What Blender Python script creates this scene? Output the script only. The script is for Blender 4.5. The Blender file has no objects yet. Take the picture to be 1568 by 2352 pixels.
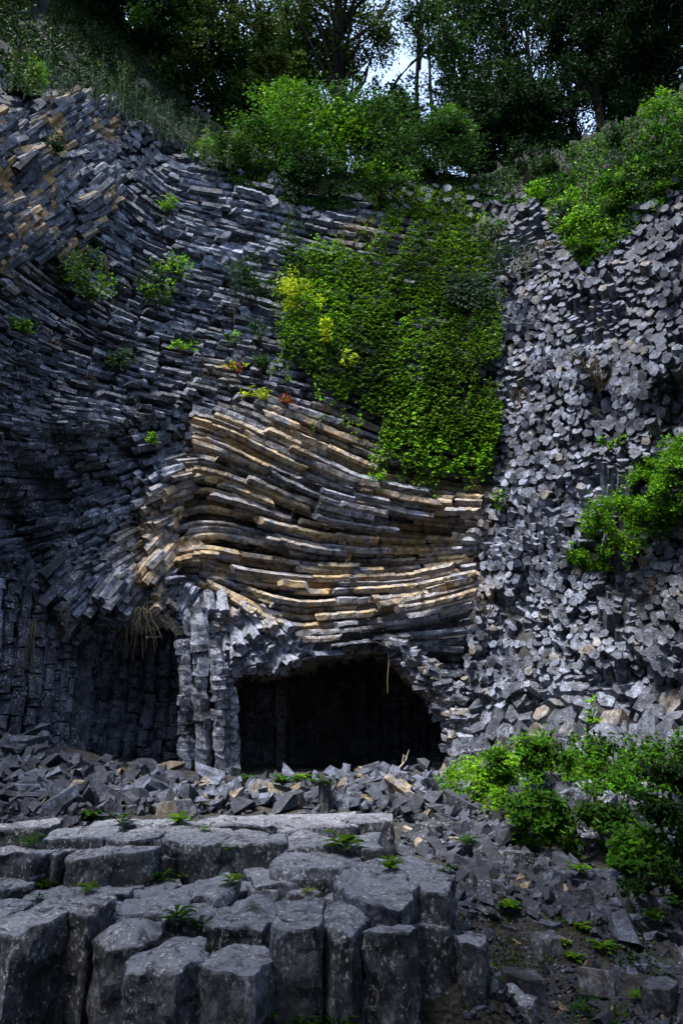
import bpy, math, random
import numpy as np
from mathutils import noise as mn, Vector
R = math.radians
rng = np.random.default_rng(7); random.seed(7)
S = bpy.context.scene; COL = S.collection

# ------------------------------------------------------------------ camera, sky, sun, exposure
ZC = 2.4; PITCH = R(17.0); FPX = 1532.0
cam = bpy.data.cameras.new("camera"); cam.sensor_fit = 'VERTICAL'; cam.sensor_height = 36
cam.lens = 36 * FPX / 2352; cam.clip_start = .05; cam.clip_end = 2000
co = bpy.data.objects.new("camera", cam); COL.objects.link(co)
co.location = (0, 0, ZC); co.rotation_euler = (math.pi / 2 + PITCH, 0, 0); S.camera = co
SUN_EL, SUN_AZ = R(66), R(222)          # azimuth measured clockwise from +Y
w = bpy.data.worlds.new("World"); S.world = w; w.use_nodes = True
nt = w.node_tree; nt.nodes.clear()
sk = nt.nodes.new('ShaderNodeTexSky'); sk.sky_type = 'NISHITA'; sk.sun_disc = False
sk.sun_elevation = SUN_EL; sk.sun_rotation = SUN_AZ; sk.air_density = 1.0; sk.dust_density = 3.0; sk.ozone_density = 1.5
bg = nt.nodes.new('ShaderNodeBackground'); bg.inputs[1].default_value = .15
hz = nt.nodes.new('ShaderNodeMix'); hz.data_type = 'RGBA'; hz.inputs[0].default_value = .45; hz.inputs[7].default_value = (3.7, 5.0, 7.6, 1)   # thin bright overcast over the clear sky
wo = nt.nodes.new('ShaderNodeOutputWorld'); nt.links.new(sk.outputs[0], hz.inputs[6]); nt.links.new(hz.outputs[2], bg.inputs[0]); nt.links.new(bg.outputs[0], wo.inputs[0])
sd = bpy.data.lights.new("sun", 'SUN'); sd.energy = 3.4; sd.angle = R(10); sd.color = (1, .975, .94)
so = bpy.data.objects.new("sun", sd); COL.objects.link(so)
sdir = Vector((math.sin(SUN_AZ) * math.cos(SUN_EL), math.cos(SUN_AZ) * math.cos(SUN_EL), math.sin(SUN_EL)))
so.rotation_euler = (-sdir).to_track_quat('-Z', 'Y').to_euler(); so.location = (0, 0, 40)
S.view_settings.view_transform = 'Standard'; S.view_settings.look = 'None'
S.view_settings.exposure = 1.35; S.view_settings.gamma = 1.0

# ------------------------------------------------------------------ helpers
CP, SP = math.cos(PITCH), math.sin(PITCH)
def at(px, py, Y):
    """world point at world depth Y seen at photo position px,py (1568 x 2352 units)"""
    X = (np.asarray(px, float) - 784) / FPX; v = (1176 - np.asarray(py, float)) / FPX
    dy = CP - v * SP; dz = SP + v * CP
    return np.stack([X / dy * Y, np.broadcast_to(Y, np.shape(X / dy)) * 1.0, ZC + dz / dy * Y], -1)
def scl(py, Y): return Y / (FPX * (CP - (1176 - py) / FPX * SP))
def nz(x, y, z=0.0, s=1.0): return mn.noise(Vector((x * s, y * s, z * s)))
def inpoly(px, py, poly):
    px = np.asarray(px, float); py = np.asarray(py, float); r = np.zeros(px.shape, bool); n = len(poly)
    for i in range(n):
        x0, y0 = poly[i]; x1, y1 = poly[(i + 1) % n]
        c = ((y0 > py) != (y1 > py)) & (px < (x1 - x0) * (py - y0) / ((y1 - y0) or 1e-9) + x0); r ^= c
    return r
def tag(o, label=None, cat=None, group=None, kind=None):
    if label: o['label'] = label
    if cat: o['category'] = cat
    if group: o['group'] = group
    if kind: o['kind'] = kind
    return o
def empty(name, loc=(0, 0, 0)):
    o = bpy.data.objects.new(name, None); o.location = loc; o.empty_display_size = .3; COL.objects.link(o); return o

class MB:
    """collects polygons and builds them as one mesh; every vertex has a colour triple used by the materials"""
    def __init__(s): s.v = []; s.c = []; s.li = []; s.lt = []; s.n = 0
    def add(s, V, F, C=(0, .5, .5)):
        V = np.asarray(V, float); s.v.append(V)
        C = np.asarray(C, float); s.c.append(np.broadcast_to(C, (len(V), 3)))
        if isinstance(F, np.ndarray): s.li.append((F + s.n).ravel()); s.lt.append(np.full(len(F), F.shape[1]))
        else:
            for f in F: s.li.append(np.asarray(f) + s.n); s.lt.append(np.array([len(f)]))
        s.n += len(V)
    def mesh(s, name, mat, smooth=False, origin=(0, 0, 0)):
        me = bpy.data.meshes.new(name); V = np.concatenate(s.v) - np.asarray(origin, float); li = np.concatenate(s.li); lt = np.concatenate(s.lt)
        me.vertices.add(len(V)); me.vertices.foreach_set('co', V.ravel().astype(np.float32))
        me.loops.add(len(li)); me.loops.foreach_set('vertex_index', li.astype(np.int32))
        me.polygons.add(len(lt)); me.polygons.foreach_set('loop_start', np.concatenate([[0], np.cumsum(lt)[:-1]]).astype(np.int32))
        me.polygons.foreach_set('loop_total', lt.astype(np.int32))
        a = me.attributes.new('tint', 'FLOAT_COLOR', 'POINT'); C = np.concatenate(s.c)
        a.data.foreach_set('color', np.concatenate([C, np.ones((len(C), 1))], 1).ravel().astype(np.float32))
        me.update(calc_edges=True); me.validate()
        me.polygons.foreach_set('use_smooth', np.full(len(me.polygons), smooth)); me.materials.append(mat); return me
    def build(s, name, mat, parent=None, smooth=False, origin=None):
        org = (0, 0, 0) if origin is None else origin
        o = bpy.data.objects.new(name, s.mesh(name, mat, smooth, org)); COL.objects.link(o)
        if parent is not None: o.parent = parent
        elif origin is not None: o.location = origin
        return o

def norm(v): return v / (np.linalg.norm(v) + 1e-12)
def prism(mb, path, rad, n=6, col=(0, .5, .5), jit=.06, tilt=.35, flat=(1, 1), ends=(1, 1), pinch=(), rot=None, joint=0):
    """irregular n-sided basalt column swept along a path of points"""
    path = np.asarray(path, float); m = len(path)
    ang = (np.arange(n) + rng.uniform(-.28, .28, n)) * 2 * math.pi / n + (rng.uniform(0, 6.28) if rot is None else rot)
    rr = rad * rng.uniform(.88, 1.12, n); ca = np.cos(ang) * rr * flat[0]; sa = np.sin(ang) * rr * flat[1]
    T = np.gradient(path, axis=0)
    if joint and m > 3:      # cross-joints: the column is broken and slightly shifted along its length
        idx = [0]; sh = [np.zeros(3)]; cur = np.zeros(3)
        for i in range(1, m - 1):
            idx.append(i); sh.append(cur - T[i] * .02)
            if rng.random() < joint: cur = cur + rng.normal(0, rad * .13, 3); idx.append(i); sh.append(cur + T[i] * .02)
        idx.append(m - 1); sh.append(cur); path = path[idx] + np.array(sh); T = T[idx]; m = len(path)
    ref = np.array([0.02, -1, .05]); d0 = norm(T[0])
    if abs(d0 @ norm(ref)) > .9: ref = np.array([1, 0, .2])
    rings = []
    t0 = rng.normal(0, tilt, 2); t1 = rng.normal(0, tilt, 2)
    for i in range(m):
        t = norm(T[i]); u = norm(np.cross(t, ref)); v = np.cross(u, t)
        k = 1 - (.24 if i in pinch else 0) + rng.normal(0, jit * .4)
        ring = path[i] + k * (ca[:, None] * u + sa[:, None] * v) + rng.normal(0, rad * jit * .5, (n, 3))
        if i == 0: ring -= t * (ca * t0[0] + sa * t0[1])[:, None]
        if i == m - 1: ring += t * (ca * t1[0] + sa * t1[1])[:, None]
        rings.append(ring)
    V = np.concatenate(rings)
    a = np.arange(n); b = (a + 1) % n; F = [np.stack([i * n + a, i * n + b, (i + 1) * n + b, (i + 1) * n + a], 1) for i in range(m - 1)]
    mb.add(V, np.concatenate(F), col); s0 = mb.n - len(V)
    for e, i in ((0, 0), (1, m - 1)):
        if ends[e]:
            idx = s0 + i * n + a; mb.li.append(idx[::-1] if e == 0 else idx); mb.lt.append(np.array([n]))
def tube(mb, path, r0, r1, n=5, col=(0, .5, .5)):
    path = np.asarray(path, float); m = len(path); T = np.gradient(path, axis=0); a = np.arange(n) * 2 * math.pi / n; V = []
    for i in range(m):
        t = norm(T[i]); ref = np.array([0, 0, 1.]) if abs(t[2]) < .8 else np.array([1., 0, 0]); u = norm(np.cross(t, ref)); v = np.cross(u, t)
        r = r0 + (r1 - r0) * i / (m - 1); V.append(path[i] + r * (np.cos(a)[:, None] * u + np.sin(a)[:, None] * v))
    a = np.arange(n); b = (a + 1) % n
    mb.add(np.concatenate(V), np.concatenate([np.stack([i * n + a, i * n + b, (i + 1) * n + b, (i + 1) * n + a], 1) for i in range(m - 1)]), col)

# ------------------------------------------------------------------ materials
def new_mat(name):
    m = bpy.data.materials.new(name); m.use_nodes = True; t = m.node_tree; t.nodes.clear()
    return m, t, lambda ty, **k: setn(t.nodes.new(ty), k), t.links.new
def setn(n, k):
    for a, b in k.items():
        if a.startswith('i_'): n.inputs[int(a[2:])].default_value = b
        else: setattr(n, a, b)
    return n
def rock_mat(name, scale=1.0, dark=(.014, .015, .020), mid=(.245, .268, .345), lich=(.60, .58, .60), bump=.6, lich_amt=1.0, speck=22.0):
    m, t, N, L = new_mat(name)
    tc = N('ShaderNodeNewGeometry'); at_ = N('ShaderNodeAttribute', attribute_name='tint'); sep = N('ShaderNodeSeparateColor'); L(at_.outputs['Color'], sep.inputs[0])
    mp0 = N('ShaderNodeMapping'); mp0.inputs['Scale'].default_value = (1, 1, .75 if 'blocks' in name else 1); L(tc.outputs['Position'], mp0.inputs[0])
    def noi(s, d, r=.6, dist=0):
        n = N('ShaderNodeTexNoise'); n.inputs['Scale'].default_value = s * scale; n.inputs['Detail'].default_value = d; n.inputs['Roughness'].default_value = r; n.inputs['Distortion'].default_value = dist
        L(mp0.outputs[0], n.inputs['Vector']); return n.outputs[0]
    def ramp(src, a, b):
        r = N('ShaderNodeMapRange'); r.inputs[1].default_value = a; r.inputs[2].default_value = b; L(src, r.inputs[0]); return r.outputs[0]
    def mul(a, b, op='MULTIPLY'):
        r = N('ShaderNodeMath', operation=op)
        for i, x in enumerate((a, b)):
            if isinstance(x, (int, float)): r.inputs[i].default_value = x
            else: L(x, r.inputs[i])
        return r.outputs[0]
    def mix(f, a, b):
        r = N('ShaderNodeMix', data_type='RGBA'); L(f, r.inputs[0])
        for i, x in ((6, a), (7, b)):
            if isinstance(x, tuple): r.inputs[i].default_value = x + (1,)
            else: L(x, r.inputs[i])
        return r.outputs[2]
    big = noi(1.1, 5, .62); med = noi(5, 6, .65, .4); fine = noi(speck, 5, .7); vfine = noi(speck * 3.2, 3, .6)
    g = mul(sep.outputs[1], ramp(med, .34, .66)); g = mul(g, ramp(big, .28, .62)); g = mul(g, mul(ramp(fine, .36, .62), .45, 'ADD')); g = mul(g, 2.1)
    base = mix(g, dark, mid)
    # ochre iron staining and pale cream fresh faces
    streak = ramp(noi(3.3, 6, .75, .8), .5, .40); sk_ = N('ShaderNodeMath', operation='MULTIPLY'); L(streak, sk_.inputs[0]); sk_.inputs[1].default_value = .55; base = mix(sk_.outputs[0], base, dark)
    of = mul(sep.outputs[0], ramp(noi(1.7, 4, .6), .32, .55)); hot = mul(sep.outputs[0], 1.01, 'GREATER_THAN'); of = mul(of, mul(1.0, mul(hot, .52), 'SUBTRACT')); och = mix(mul(ramp(noi(2.6, 4), .35, .68), mul(sep.outputs[0], 1.01, 'GREATER_THAN'), 'MAXIMUM'), (.62, .50, .29), (.54, .31, .07))
    base = mix(of, base, mix(mul(ramp(med, .33, .6), mul(ramp(fine, .34, .6), .35, 'ADD')), (.085, .062, .035), och))
    # white lichen crust and specks
    lf = mul(ramp(fine, .56, .66), ramp(noi(2.2, 4, .65), .42, .62)); lf = mul(lf, sep.outputs[2]); lf = mul(lf, 2.1 * lich_amt)
    cl = N('ShaderNodeClamp'); L(lf, cl.inputs[0]); base = mix(cl.outputs[0], base, lich)
    moss = mul(ramp(noi(3.1, 5), .6, .75), .35); base = mix(moss, base, (.06, .075, .035))
    p = N('ShaderNodeBsdfPrincipled'); L(base, p.inputs['Base Color']); p.inputs['Roughness'].default_value = .72; p.inputs['Specular IOR Level'].default_value = .35
    h = mul(med, .6); h = mul(h, mul(fine, .3), 'ADD'); h = mul(h, mul(vfine, .12), 'ADD')
    bp = N('ShaderNodeBump'); bp.inputs['Strength'].default_value = bump; bp.inputs['Distance'].default_value = .12 / scale; L(h, bp.inputs['Height']); L(bp.outputs[0], p.inputs['Normal'])
    o = N('ShaderNodeOutputMaterial'); L(p.outputs[0], o.inputs[0]); return m
M_CLIFF = rock_mat('basalt_cliff', 1.0)
M_FORE = rock_mat('basalt_blocks', 2.2, dark=(.014, .014, .017), mid=(.20, .21, .25), lich=(.50, .50, .50), bump=.8, speck=16)
M_RUB = rock_mat('basalt_rubble', 1.6, dark=(.03, .032, .04), mid=(.16, .18, .25), bump=.8, lich_amt=.6)
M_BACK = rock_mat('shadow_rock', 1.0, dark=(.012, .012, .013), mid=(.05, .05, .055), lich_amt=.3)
def leaf_mat(name, trans=.35, rough=.5):
    m, t, N, L = new_mat(name); a = N('ShaderNodeAttribute', attribute_name='tint')
    p = N('ShaderNodeBsdfPrincipled'); L(a.outputs['Color'], p.inputs['Base Color']); p.inputs['Roughness'].default_value = rough; p.inputs['Specular IOR Level'].default_value = .08
    tr = N('ShaderNodeBsdfTranslucent'); L(a.outputs['Color'], tr.inputs[0]); mx = N('ShaderNodeMixShader'); mx.inputs[0].default_value = trans
    L(p.outputs[0], mx.inputs[1]); L(tr.outputs[0], mx.inputs[2]); o = N('ShaderNodeOutputMaterial'); L(mx.outputs[0], o.inputs[0]); return m
M_LEAF = leaf_mat('leaf'); M_TWIG = leaf_mat('dry_twig', .0, .9)
def bark_mat():
    m, t, N, L = new_mat('bark'); g = N('ShaderNodeNewGeometry'); n = N('ShaderNodeTexNoise'); n.inputs['Scale'].default_value = 9; n.inputs['Detail'].default_value = 6
    mp = N('ShaderNodeMapping'); mp.inputs['Scale'].default_value = (1, 1, .2); L(g.outputs['Position'], mp.inputs[0]); L(mp.outputs[0], n.inputs['Vector'])
    r = N('ShaderNodeValToRGB'); r.color_ramp.elements[0].color = (.003, .0027, .002, 1); r.color_ramp.elements[1].color = (.012, .011, .009, 1); L(n.outputs[0], r.inputs[0])
    p = N('ShaderNodeBsdfPrincipled'); p.inputs['Roughness'].default_value = .9; p.inputs['Specular IOR Level'].default_value = .05; L(r.outputs[0], p.inputs['Base Color'])
    b = N('ShaderNodeBump'); b.inputs['Strength'].default_value = .7; L(n.outputs[0], b.inputs['Height']); L(b.outputs[0], p.inputs['Normal'])
    o = N('ShaderNodeOutputMaterial'); L(p.outputs[0], o.inputs[0]); return m
M_BARK = bark_mat()
def soil_mat(name, c0, c1, c2, sc=6):
    m, t, N, L = new_mat(name); g = N('ShaderNodeNewGeometry')
    n = N('ShaderNodeTexNoise'); n.inputs['Scale'].default_value = sc; n.inputs['Detail'].default_value = 8; n.inputs['Roughness'].default_value = .7
    v = N('ShaderNodeTexVoronoi'); v.inputs['Scale'].default_value = sc * 4
    L(g.outputs['Position'], n.inputs['Vector']); L(g.outputs['Position'], v.inputs['Vector'])
    r = N('ShaderNodeValToRGB'); e = r.color_ramp.elements; e[0].position = .35; e[0].color = c0 + (1,); e[1].position = .7; e[1].color = c2 + (1,)
    k = e.new(.52); k.color = c1 + (1,); L(n.outputs[0], r.inputs[0])
    p = N('ShaderNodeBsdfPrincipled'); p.inputs['Roughness'].default_value = .95; L(r.outputs[0], p.inputs['Base Color'])
    a = N('ShaderNodeMath', operation='ADD'); L(n.outputs[0], a.inputs[0]); L(v.outputs['Distance'], a.inputs[1])
    b = N('ShaderNodeBump'); b.inputs['Strength'].default_value = .9; b.inputs['Distance'].default_value = .05; L(a.outputs[0], b.inputs['Height']); L(b.outputs[0], p.inputs['Normal'])
    o = N('ShaderNodeOutputMaterial'); L(p.outputs[0], o.inputs[0]); return m
M_SOIL = soil_mat('dark_soil', (.012, .011, .009), (.035, .03, .025), (.09, .085, .08))
M_HILL = soil_mat('hillside_soil', (.003, .004, .002), (.007, .008, .004), (.014, .013, .008), 3)

# ------------------------------------------------------------------ cliff depth surface (world Y as a function of the direction it is seen in)
DP = np.array([(450,1000,19.5),(600,1000,19.8),(800,1000,20.5),(1000,1050,20.8),(1100,1100,20.4),(450,1200,19.3),(700,1200,19.8),(900,1240,20.9),(1040,1250,20.8),(450,1350,19.3),(700,1350,19.6),(900,1400,19.9),(1050,1450,19.6),(540,1500,19.2),(700,1500,19.4),(850,1460,19.8),(1000,1550,19.6),(1060,1650,19.0),(1060,1760,18.6),
(600,800,21),(800,800,21.5),(1000,800,21.3),(1120,800,20.6),(1130,950,20.3),(600,600,22),(800,600,22.5),(1000,600,22.3),(1130,600,21.5),(500,420,22.5),(800,450,23.5),(1000,420,24),(1150,450,23),(650,300,26),(900,300,27),(1100,300,27),
(0,250,17),(200,250,20.2),(350,330,22),(0,500,16.5),(200,500,19),(0,800,15.8),(200,800,18.2),(0,1000,15.2),(200,1000,17.6),(0,1180,16.6),(200,1200,18.4),(330,1200,18.9),(0,1400,17.4),(130,1350,17.1),(250,1390,17.7),(400,1400,18.7),(250,1280,18.3),(0,1600,16.8),(100,1600,18),(400,700,20.5),(350,950,19),(0,1800,16),(400,1780,20),(800,1790,20),
(1200,600,20),(1300,700,17.5),(1450,700,15.5),(1568,700,14.5),(1200,900,18.8),(1300,1000,16.8),(1450,1000,15),(1568,1000,14),(1200,1200,18.5),(1300,1250,16.8),(1450,1250,15),(1568,1300,13.8),(1200,1450,18.1),(1350,1500,15.8),(1500,1500,14),(1568,1500,13.5),(1150,1650,17.6),(1300,1650,15.6),(1450,1680,14),(1568,1700,13),(1250,450,21),(1400,400,19),(1568,350,17),(1400,500,18),(1568,500,16),(1200,1780,15.5),(1400,1850,12.2),(1568,1880,11),
(0,0,21),(150,100,22),(300,200,24),(450,300,25.5),(150,-100,25),(-100,-100,20),(1400,250,22.5),(1568,150,21),(1650,0,23),(1250,300,25),(-150,400,15),(-150,900,13.5),(-150,1400,15.5),(-150,1800,15),(1720,500,14.5),(1720,1000,12.5),(1720,1500,12),(1720,1850,10)], float)
def tps_fit(P, lam=.02):
    X = P[:, :2] / 500; d = np.linalg.norm(X[:, None] - X[None], axis=2); K = np.where(d > 0, d * d * np.log(d + 1e-12), 0) + lam * np.eye(len(X))
    A = np.hstack([np.ones((len(X), 1)), X]); Mx = np.block([[K, A], [A.T, np.zeros((3, 3))]])
    return X, np.linalg.solve(Mx, np.concatenate([P[:, 2], np.zeros(3)]))
TX, TW = tps_fit(DP)
def depth(px, py):
    px = np.asarray(px, float); py = np.asarray(py, float); sh = px.shape; q = np.stack([px.ravel(), py.ravel()], 1) / 500
    d = np.linalg.norm(q[:, None] - TX[None], axis=2); U = np.where(d > 1e-9, d * d * np.log(d + 1e-12), 0)
    X_, Y_ = px.ravel(), py.ravel(); mk = np.clip((X_ - 1150) / 80, 0, 1) + np.clip((360 - X_) / 80, 0, 1) * np.clip((1700 - Y_) / 100, 0, 1)
    rel = .30 * np.sin(X_ / 61 + Y_ / 97 + 1.3 * np.sin(Y_ / 140)) * np.sin(Y_ / 83 - X_ / 130 + 1.1 * np.sin(X_ / 90)) + .16 * np.sin(X_ / 23 - Y_ / 41 + 2 * np.sin(Y_ / 70))
    return (U @ TW[:-3] + TW[-3] + q @ TW[-2:] + mk * rel).reshape(sh)
def surf(px, py, off=0.0): return at(px, py, depth(px, py) + off)

CAVE = [(520,1548),(560,1535),(640,1538),(720,1512),(800,1485),(860,1480),(905,1500),(940,1535),(962,1570),(1000,1610),(1030,1660),(1042,1720),(1034,1752),(1040,1900),(545,1900),(545,1600)]
ALCOVE = [(60,1900),(75,1700),(110,1560),(150,1470),(200,1445),(250,1425),(330,1402),(400,1402),(418,1500),(418,1900)]
EDGE = np.array([(-200,150),(0,190),(130,215),(300,265),(400,330),(530,390),(650,430),(750,450),(900,440),(1100,430),(1200,440),(1290,520),(1330,600),(1400,560),(1480,480),(1568,420),(1800,350)], float)
def edge(px): return np.interp(px, EDGE[:, 0], EDGE[:, 1])
SKYL = np.array([(-300,-400),(100,-300),(240,-60),(330,120),(450,250),(600,350),(800,400),(1100,400),(1250,350),(1400,290),(1568,200),(1900,100)], float)

STEPS = [([(790,1225),(890,1168),(1040,1185),(1052,1260),(1045,1330),(960,1318),(760,1300)], .6), ([(432,1010),(545,1060),(560,1130),(548,1215),(440,1180)], .40),
         ([(470,960),(620,985),(760,1060),(890,1110),(1100,1135),(1095,1190),(900,1160),(840,1190),(700,1090),(560,1040)], -.28), ([(590,1050),(640,1060),(650,1110),(590,1110)], .45), ([(740,1130),(860,1150),(780,1230),(720,1200)], -.25),
         ([(500,1390),(700,1400),(700,1460),(560,1440)], .25), ([(420,1290),(560,1280),(640,1330),(620,1380),(440,1370)], .25), ([(955,1290),(1050,1320),(1060,1400),(1000,1420)], -.3)]
# ------------------------------------------------------------------ cliff backing, hillside
cliff = empty('cliff', (0, 20, 0)); cliff.location = (0, 0, 0)
tag(cliff, 'tall dark cliff of curved basalt columns around the cave', kind='structure')
def sheet(name, xs, ys, off, keep, mat, parent=None, col=(0, .4, .3), rough=.25):
    PX, PY = np.meshgrid(xs, ys); D = depth(PX, PY) + off - (.22 if name == 'rock_mass' else 0) * (PX > 1150) + (.25 if name == 'rock_mass' else 0) * (PX < 1100)
    for i_, j_ in zip(*np.where((PY > 960) & (PY < 1500) & (PX > 380) & (PX < 1110))):
        D[i_, j_] += max([0] + [k_ + .15 for pl_, k_ in STEPS if k_ > .2 and any(inpoly(PX[i_, j_] + a_, PY[i_, j_] + b_, pl_) for a_ in (-14, 14) for b_ in (-14, 14))])
    P = at(PX, PY, D)
    nn = np.array([nz(*p, s=.9) + .5 * nz(*p, s=2.3) for p in P.reshape(-1, 3)]).reshape(PX.shape)
    P[..., 1] += nn * rough; h, wd = PX.shape; I = np.arange(h * wd).reshape(h, wd)
    F = np.stack([I[:-1, :-1], I[1:, :-1], I[1:, 1:], I[:-1, 1:]], -1).reshape(-1, 4)
    cx = ((PX[:-1, :-1] + PX[1:, 1:]) / 2).ravel(); cy = ((PY[:-1, :-1] + PY[1:, 1:]) / 2).ravel()
    mb = MB(); mb.add(P.reshape(-1, 3), F[keep(cx, cy)], col); return mb.build(name, mat, parent, smooth=True)
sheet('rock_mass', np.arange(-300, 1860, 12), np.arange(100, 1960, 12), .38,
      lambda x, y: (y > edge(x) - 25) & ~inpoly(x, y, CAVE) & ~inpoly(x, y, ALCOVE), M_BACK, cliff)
hs = sheet('hillside', np.arange(-400, 2000, 14), np.arange(-420, 720, 14), .15,
      lambda x, y: (y < edge(x) + 30) & (y > np.interp(x, SKYL[:, 0], SKYL[:, 1])), M_HILL, None, rough=.7)
tag(hs, 'dark scrubby soil slope above the cliff edge', kind='structure')

# ------------------------------------------------------------------ direction field of the columns (degrees down to the right, in the picture sense)
FLD = [(480,980,22),(600,1000,28),(750,1060,24),(900,1110,15),(1050,1150,6),(480,1100,18),(560,1150,20),(700,1130,25),(520,1250,12),(650,1250,15),(800,1270,3),(900,1200,8),(1000,1220,6),(450,1330,4),(600,1340,2),(800,1320,3),(930,1300,5),(600,1400,-3),(750,1400,-5),(900,1380,-8),(480,1400,35),(500,1450,68),(548,1490,74),(592,1505,58),(647,1515,42),(525,1435,52),(603,1450,36),(658,1450,12),(700,1490,-10),(760,1470,-14),(850,1440,-9),(980,1340,-22),(1020,1390,-25),(1080,1250,-6),(1000,1450,4),(1000,1550,12),(950,1570,10),(430,1420,80),
(600,450,12),(500,420,8),(450,600,12),(600,600,14),(550,700,15),(400,700,18),(500,820,9),(650,800,10),(700,900,15),(850,950,22),(950,1050,18),(1050,1080,8),(300,600,28),(300,450,40),(300,900,12),(420,900,10),(900,700,10),(1100,700,0),(380,1300,-20),(390,1200,-35),(400,1100,-50),(0,700,34),(100,700,34),(200,700,32),(0,850,22),(120,850,18),(250,820,18),(0,1000,8),(120,1000,4),(240,1000,6),(60,1130,0),(180,1130,-12),(270,1120,-20),(0,1250,-6),(120,1250,-22),(240,1250,-32),(330,1280,-30)]
FA = np.array(FLD, float); FV = np.exp(2j * np.radians(FA[:, 2]))
def fdir(x, y):
    w_ = np.exp(-((FA[:, 0] - x) ** 2 + (FA[:, 1] - y) ** 2) / (2 * 62. ** 2)) + 1e-9; a = np.angle((w_ * FV).sum()) / 2
    a += .10 * nz(x, y, 3.3, .012) ; return math.cos(a), math.sin(a)
SREG = [(330,400),(400,372),(620,435),(900,470),(1135,560),(1145,950),(1112,1080),(1095,1350),(1070,1480),(1030,1640),(990,1600),(950,1562),(890,1502),(850,1476),(740,1514),(640,1540),(520,1548),(500,1500),(430,1470),(415,1410),(370,1370),(385,1200),(440,1090),(440,960),(440,930),(300,990),(330,1120),(300,1180),(355,1290),(300,1330),(180,1330),(90,1290),(-120,1290),(-120,640),(90,600),(190,590),(230,500)]
def ochre(x, y):
    o = 0.0
    for cx, cy, rx, ry, k in ((560,1290,210,160,.9),(650,1020,170,70,.75),(900,1200,160,75,1.0),(920,1130,160,40,.9),(700,1060,170,45,.8),(490,1130,70,110,.7),(850,1350,200,60,.6),(1010,1350,60,70,.75),(650,1400,160,55,.7),(600,1140,60,60,.6),(40,480,90,160,.25),(190,430,45,70,.22),(480,870,60,30,.45),(830,540,50,30,.5),(720,1400,250,50,.4),(430,1240,50,60,.8)):
        d = ((x - cx) / rx) ** 2 + ((y - cy) / ry) ** 2
        if d < 2.2: o = max(o, k * min(1, 1.7 - d * .75))
    return max(0, o)
def pale(x, y):      # weathered pale rock in the middle of the wall, dark varnish elsewhere
    a = math.exp(-(((x - 760) / 420) ** 2 + ((y - 1260) / 300) ** 2)); b = math.exp(-(((x - 1240) / 260) ** 2 + ((y - 1250) / 520) ** 2)) * .85
    c = .30 * math.exp(-(((x - 560) / 240) ** 2 + ((y - 560) / 260) ** 2)); return .22 + max(a * 1.4, b * .72, c)
segs = []
def ds(x, y): return 12.8 if (y > 985 and x > 400) else (13.0 if y > 930 and x > 400 else 12.4)
def streamlines(step=5.0):
    cell = 19.0; grid = {}
    def near(x, y, dm, own):
        gx, gy = int(x // cell), int(y // cell)
        for i in (-1, 0, 1):
            for j in (-1, 0, 1):
                for (a, b, k) in grid.get((gx + i, gy + j), ()):
                    if k != own and (a - x) ** 2 + (b - y) ** 2 < dm * dm: return True
        return False
    def ok(x, y): return bool(inpoly(x, y, SREG))
    def trace(x, y, own):
        out = []
        for sgn in (1, -1):
            px, py = x, y; dx, dy = fdir(px, py); ld = (dx * sgn, dy * sgn); L_ = []
            for _ in range(260):
                dx, dy = fdir(px, py)
                if dx * ld[0] + dy * ld[1] < 0: dx, dy = -dx, -dy
                ld = (dx, dy); px += dx * step; py += dy * step
                if not ok(px, py) or near(px, py, ds(px, py) * .72, own): break
                L_.append((px, py))
            out.append(L_)
        return out[1][::-1] + [(x, y)] + out[0]
    lines = []; queue = [(700, 1250)]; k = 0
    extra = [(random.uniform(180, 1140), random.uniform(380, 1640)) for _ in range(2500)]
    while queue or extra:
        x, y = queue.pop(0) if queue else extra.pop()
        if not ok(x, y) or near(x, y, ds(x, y) * .97, -1): continue
        ln = trace(x, y, k)
        if len(ln) < 4: continue
        for p in ln: grid.setdefault((int(p[0] // cell), int(p[1] // cell)), []).append((p[0], p[1], k))
        lines.append(ln); k += 1
        for i in range(0, len(ln), 4):
            dx, dy = fdir(*ln[i])
            dd = ds(*ln[i]) * 1.01
            for s in (1, -1): queue.append((ln[i][0] - dy * dd * s, ln[i][1] + dx * dd * s))
    return lines
def step_off(x, y):
    a = nz(x, y, 1.7, .0045); b = nz(x, y, 8.1, .013); c = nz(x * .6, y * 1.6, 5.5, .03)
    o = round((a * .9 + b * .75 + c * .45) * 3.2) / 3.2 * .52
    for poly, k in STEPS:
        if inpoly(x, y, poly): o += k
    return o
FANR = [(455,1395),(520,1398),(600,1425),(700,1455),(720,1500),(640,1545),(515,1552),(470,1520)]
mb = MB(); mbu = MB()
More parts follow.
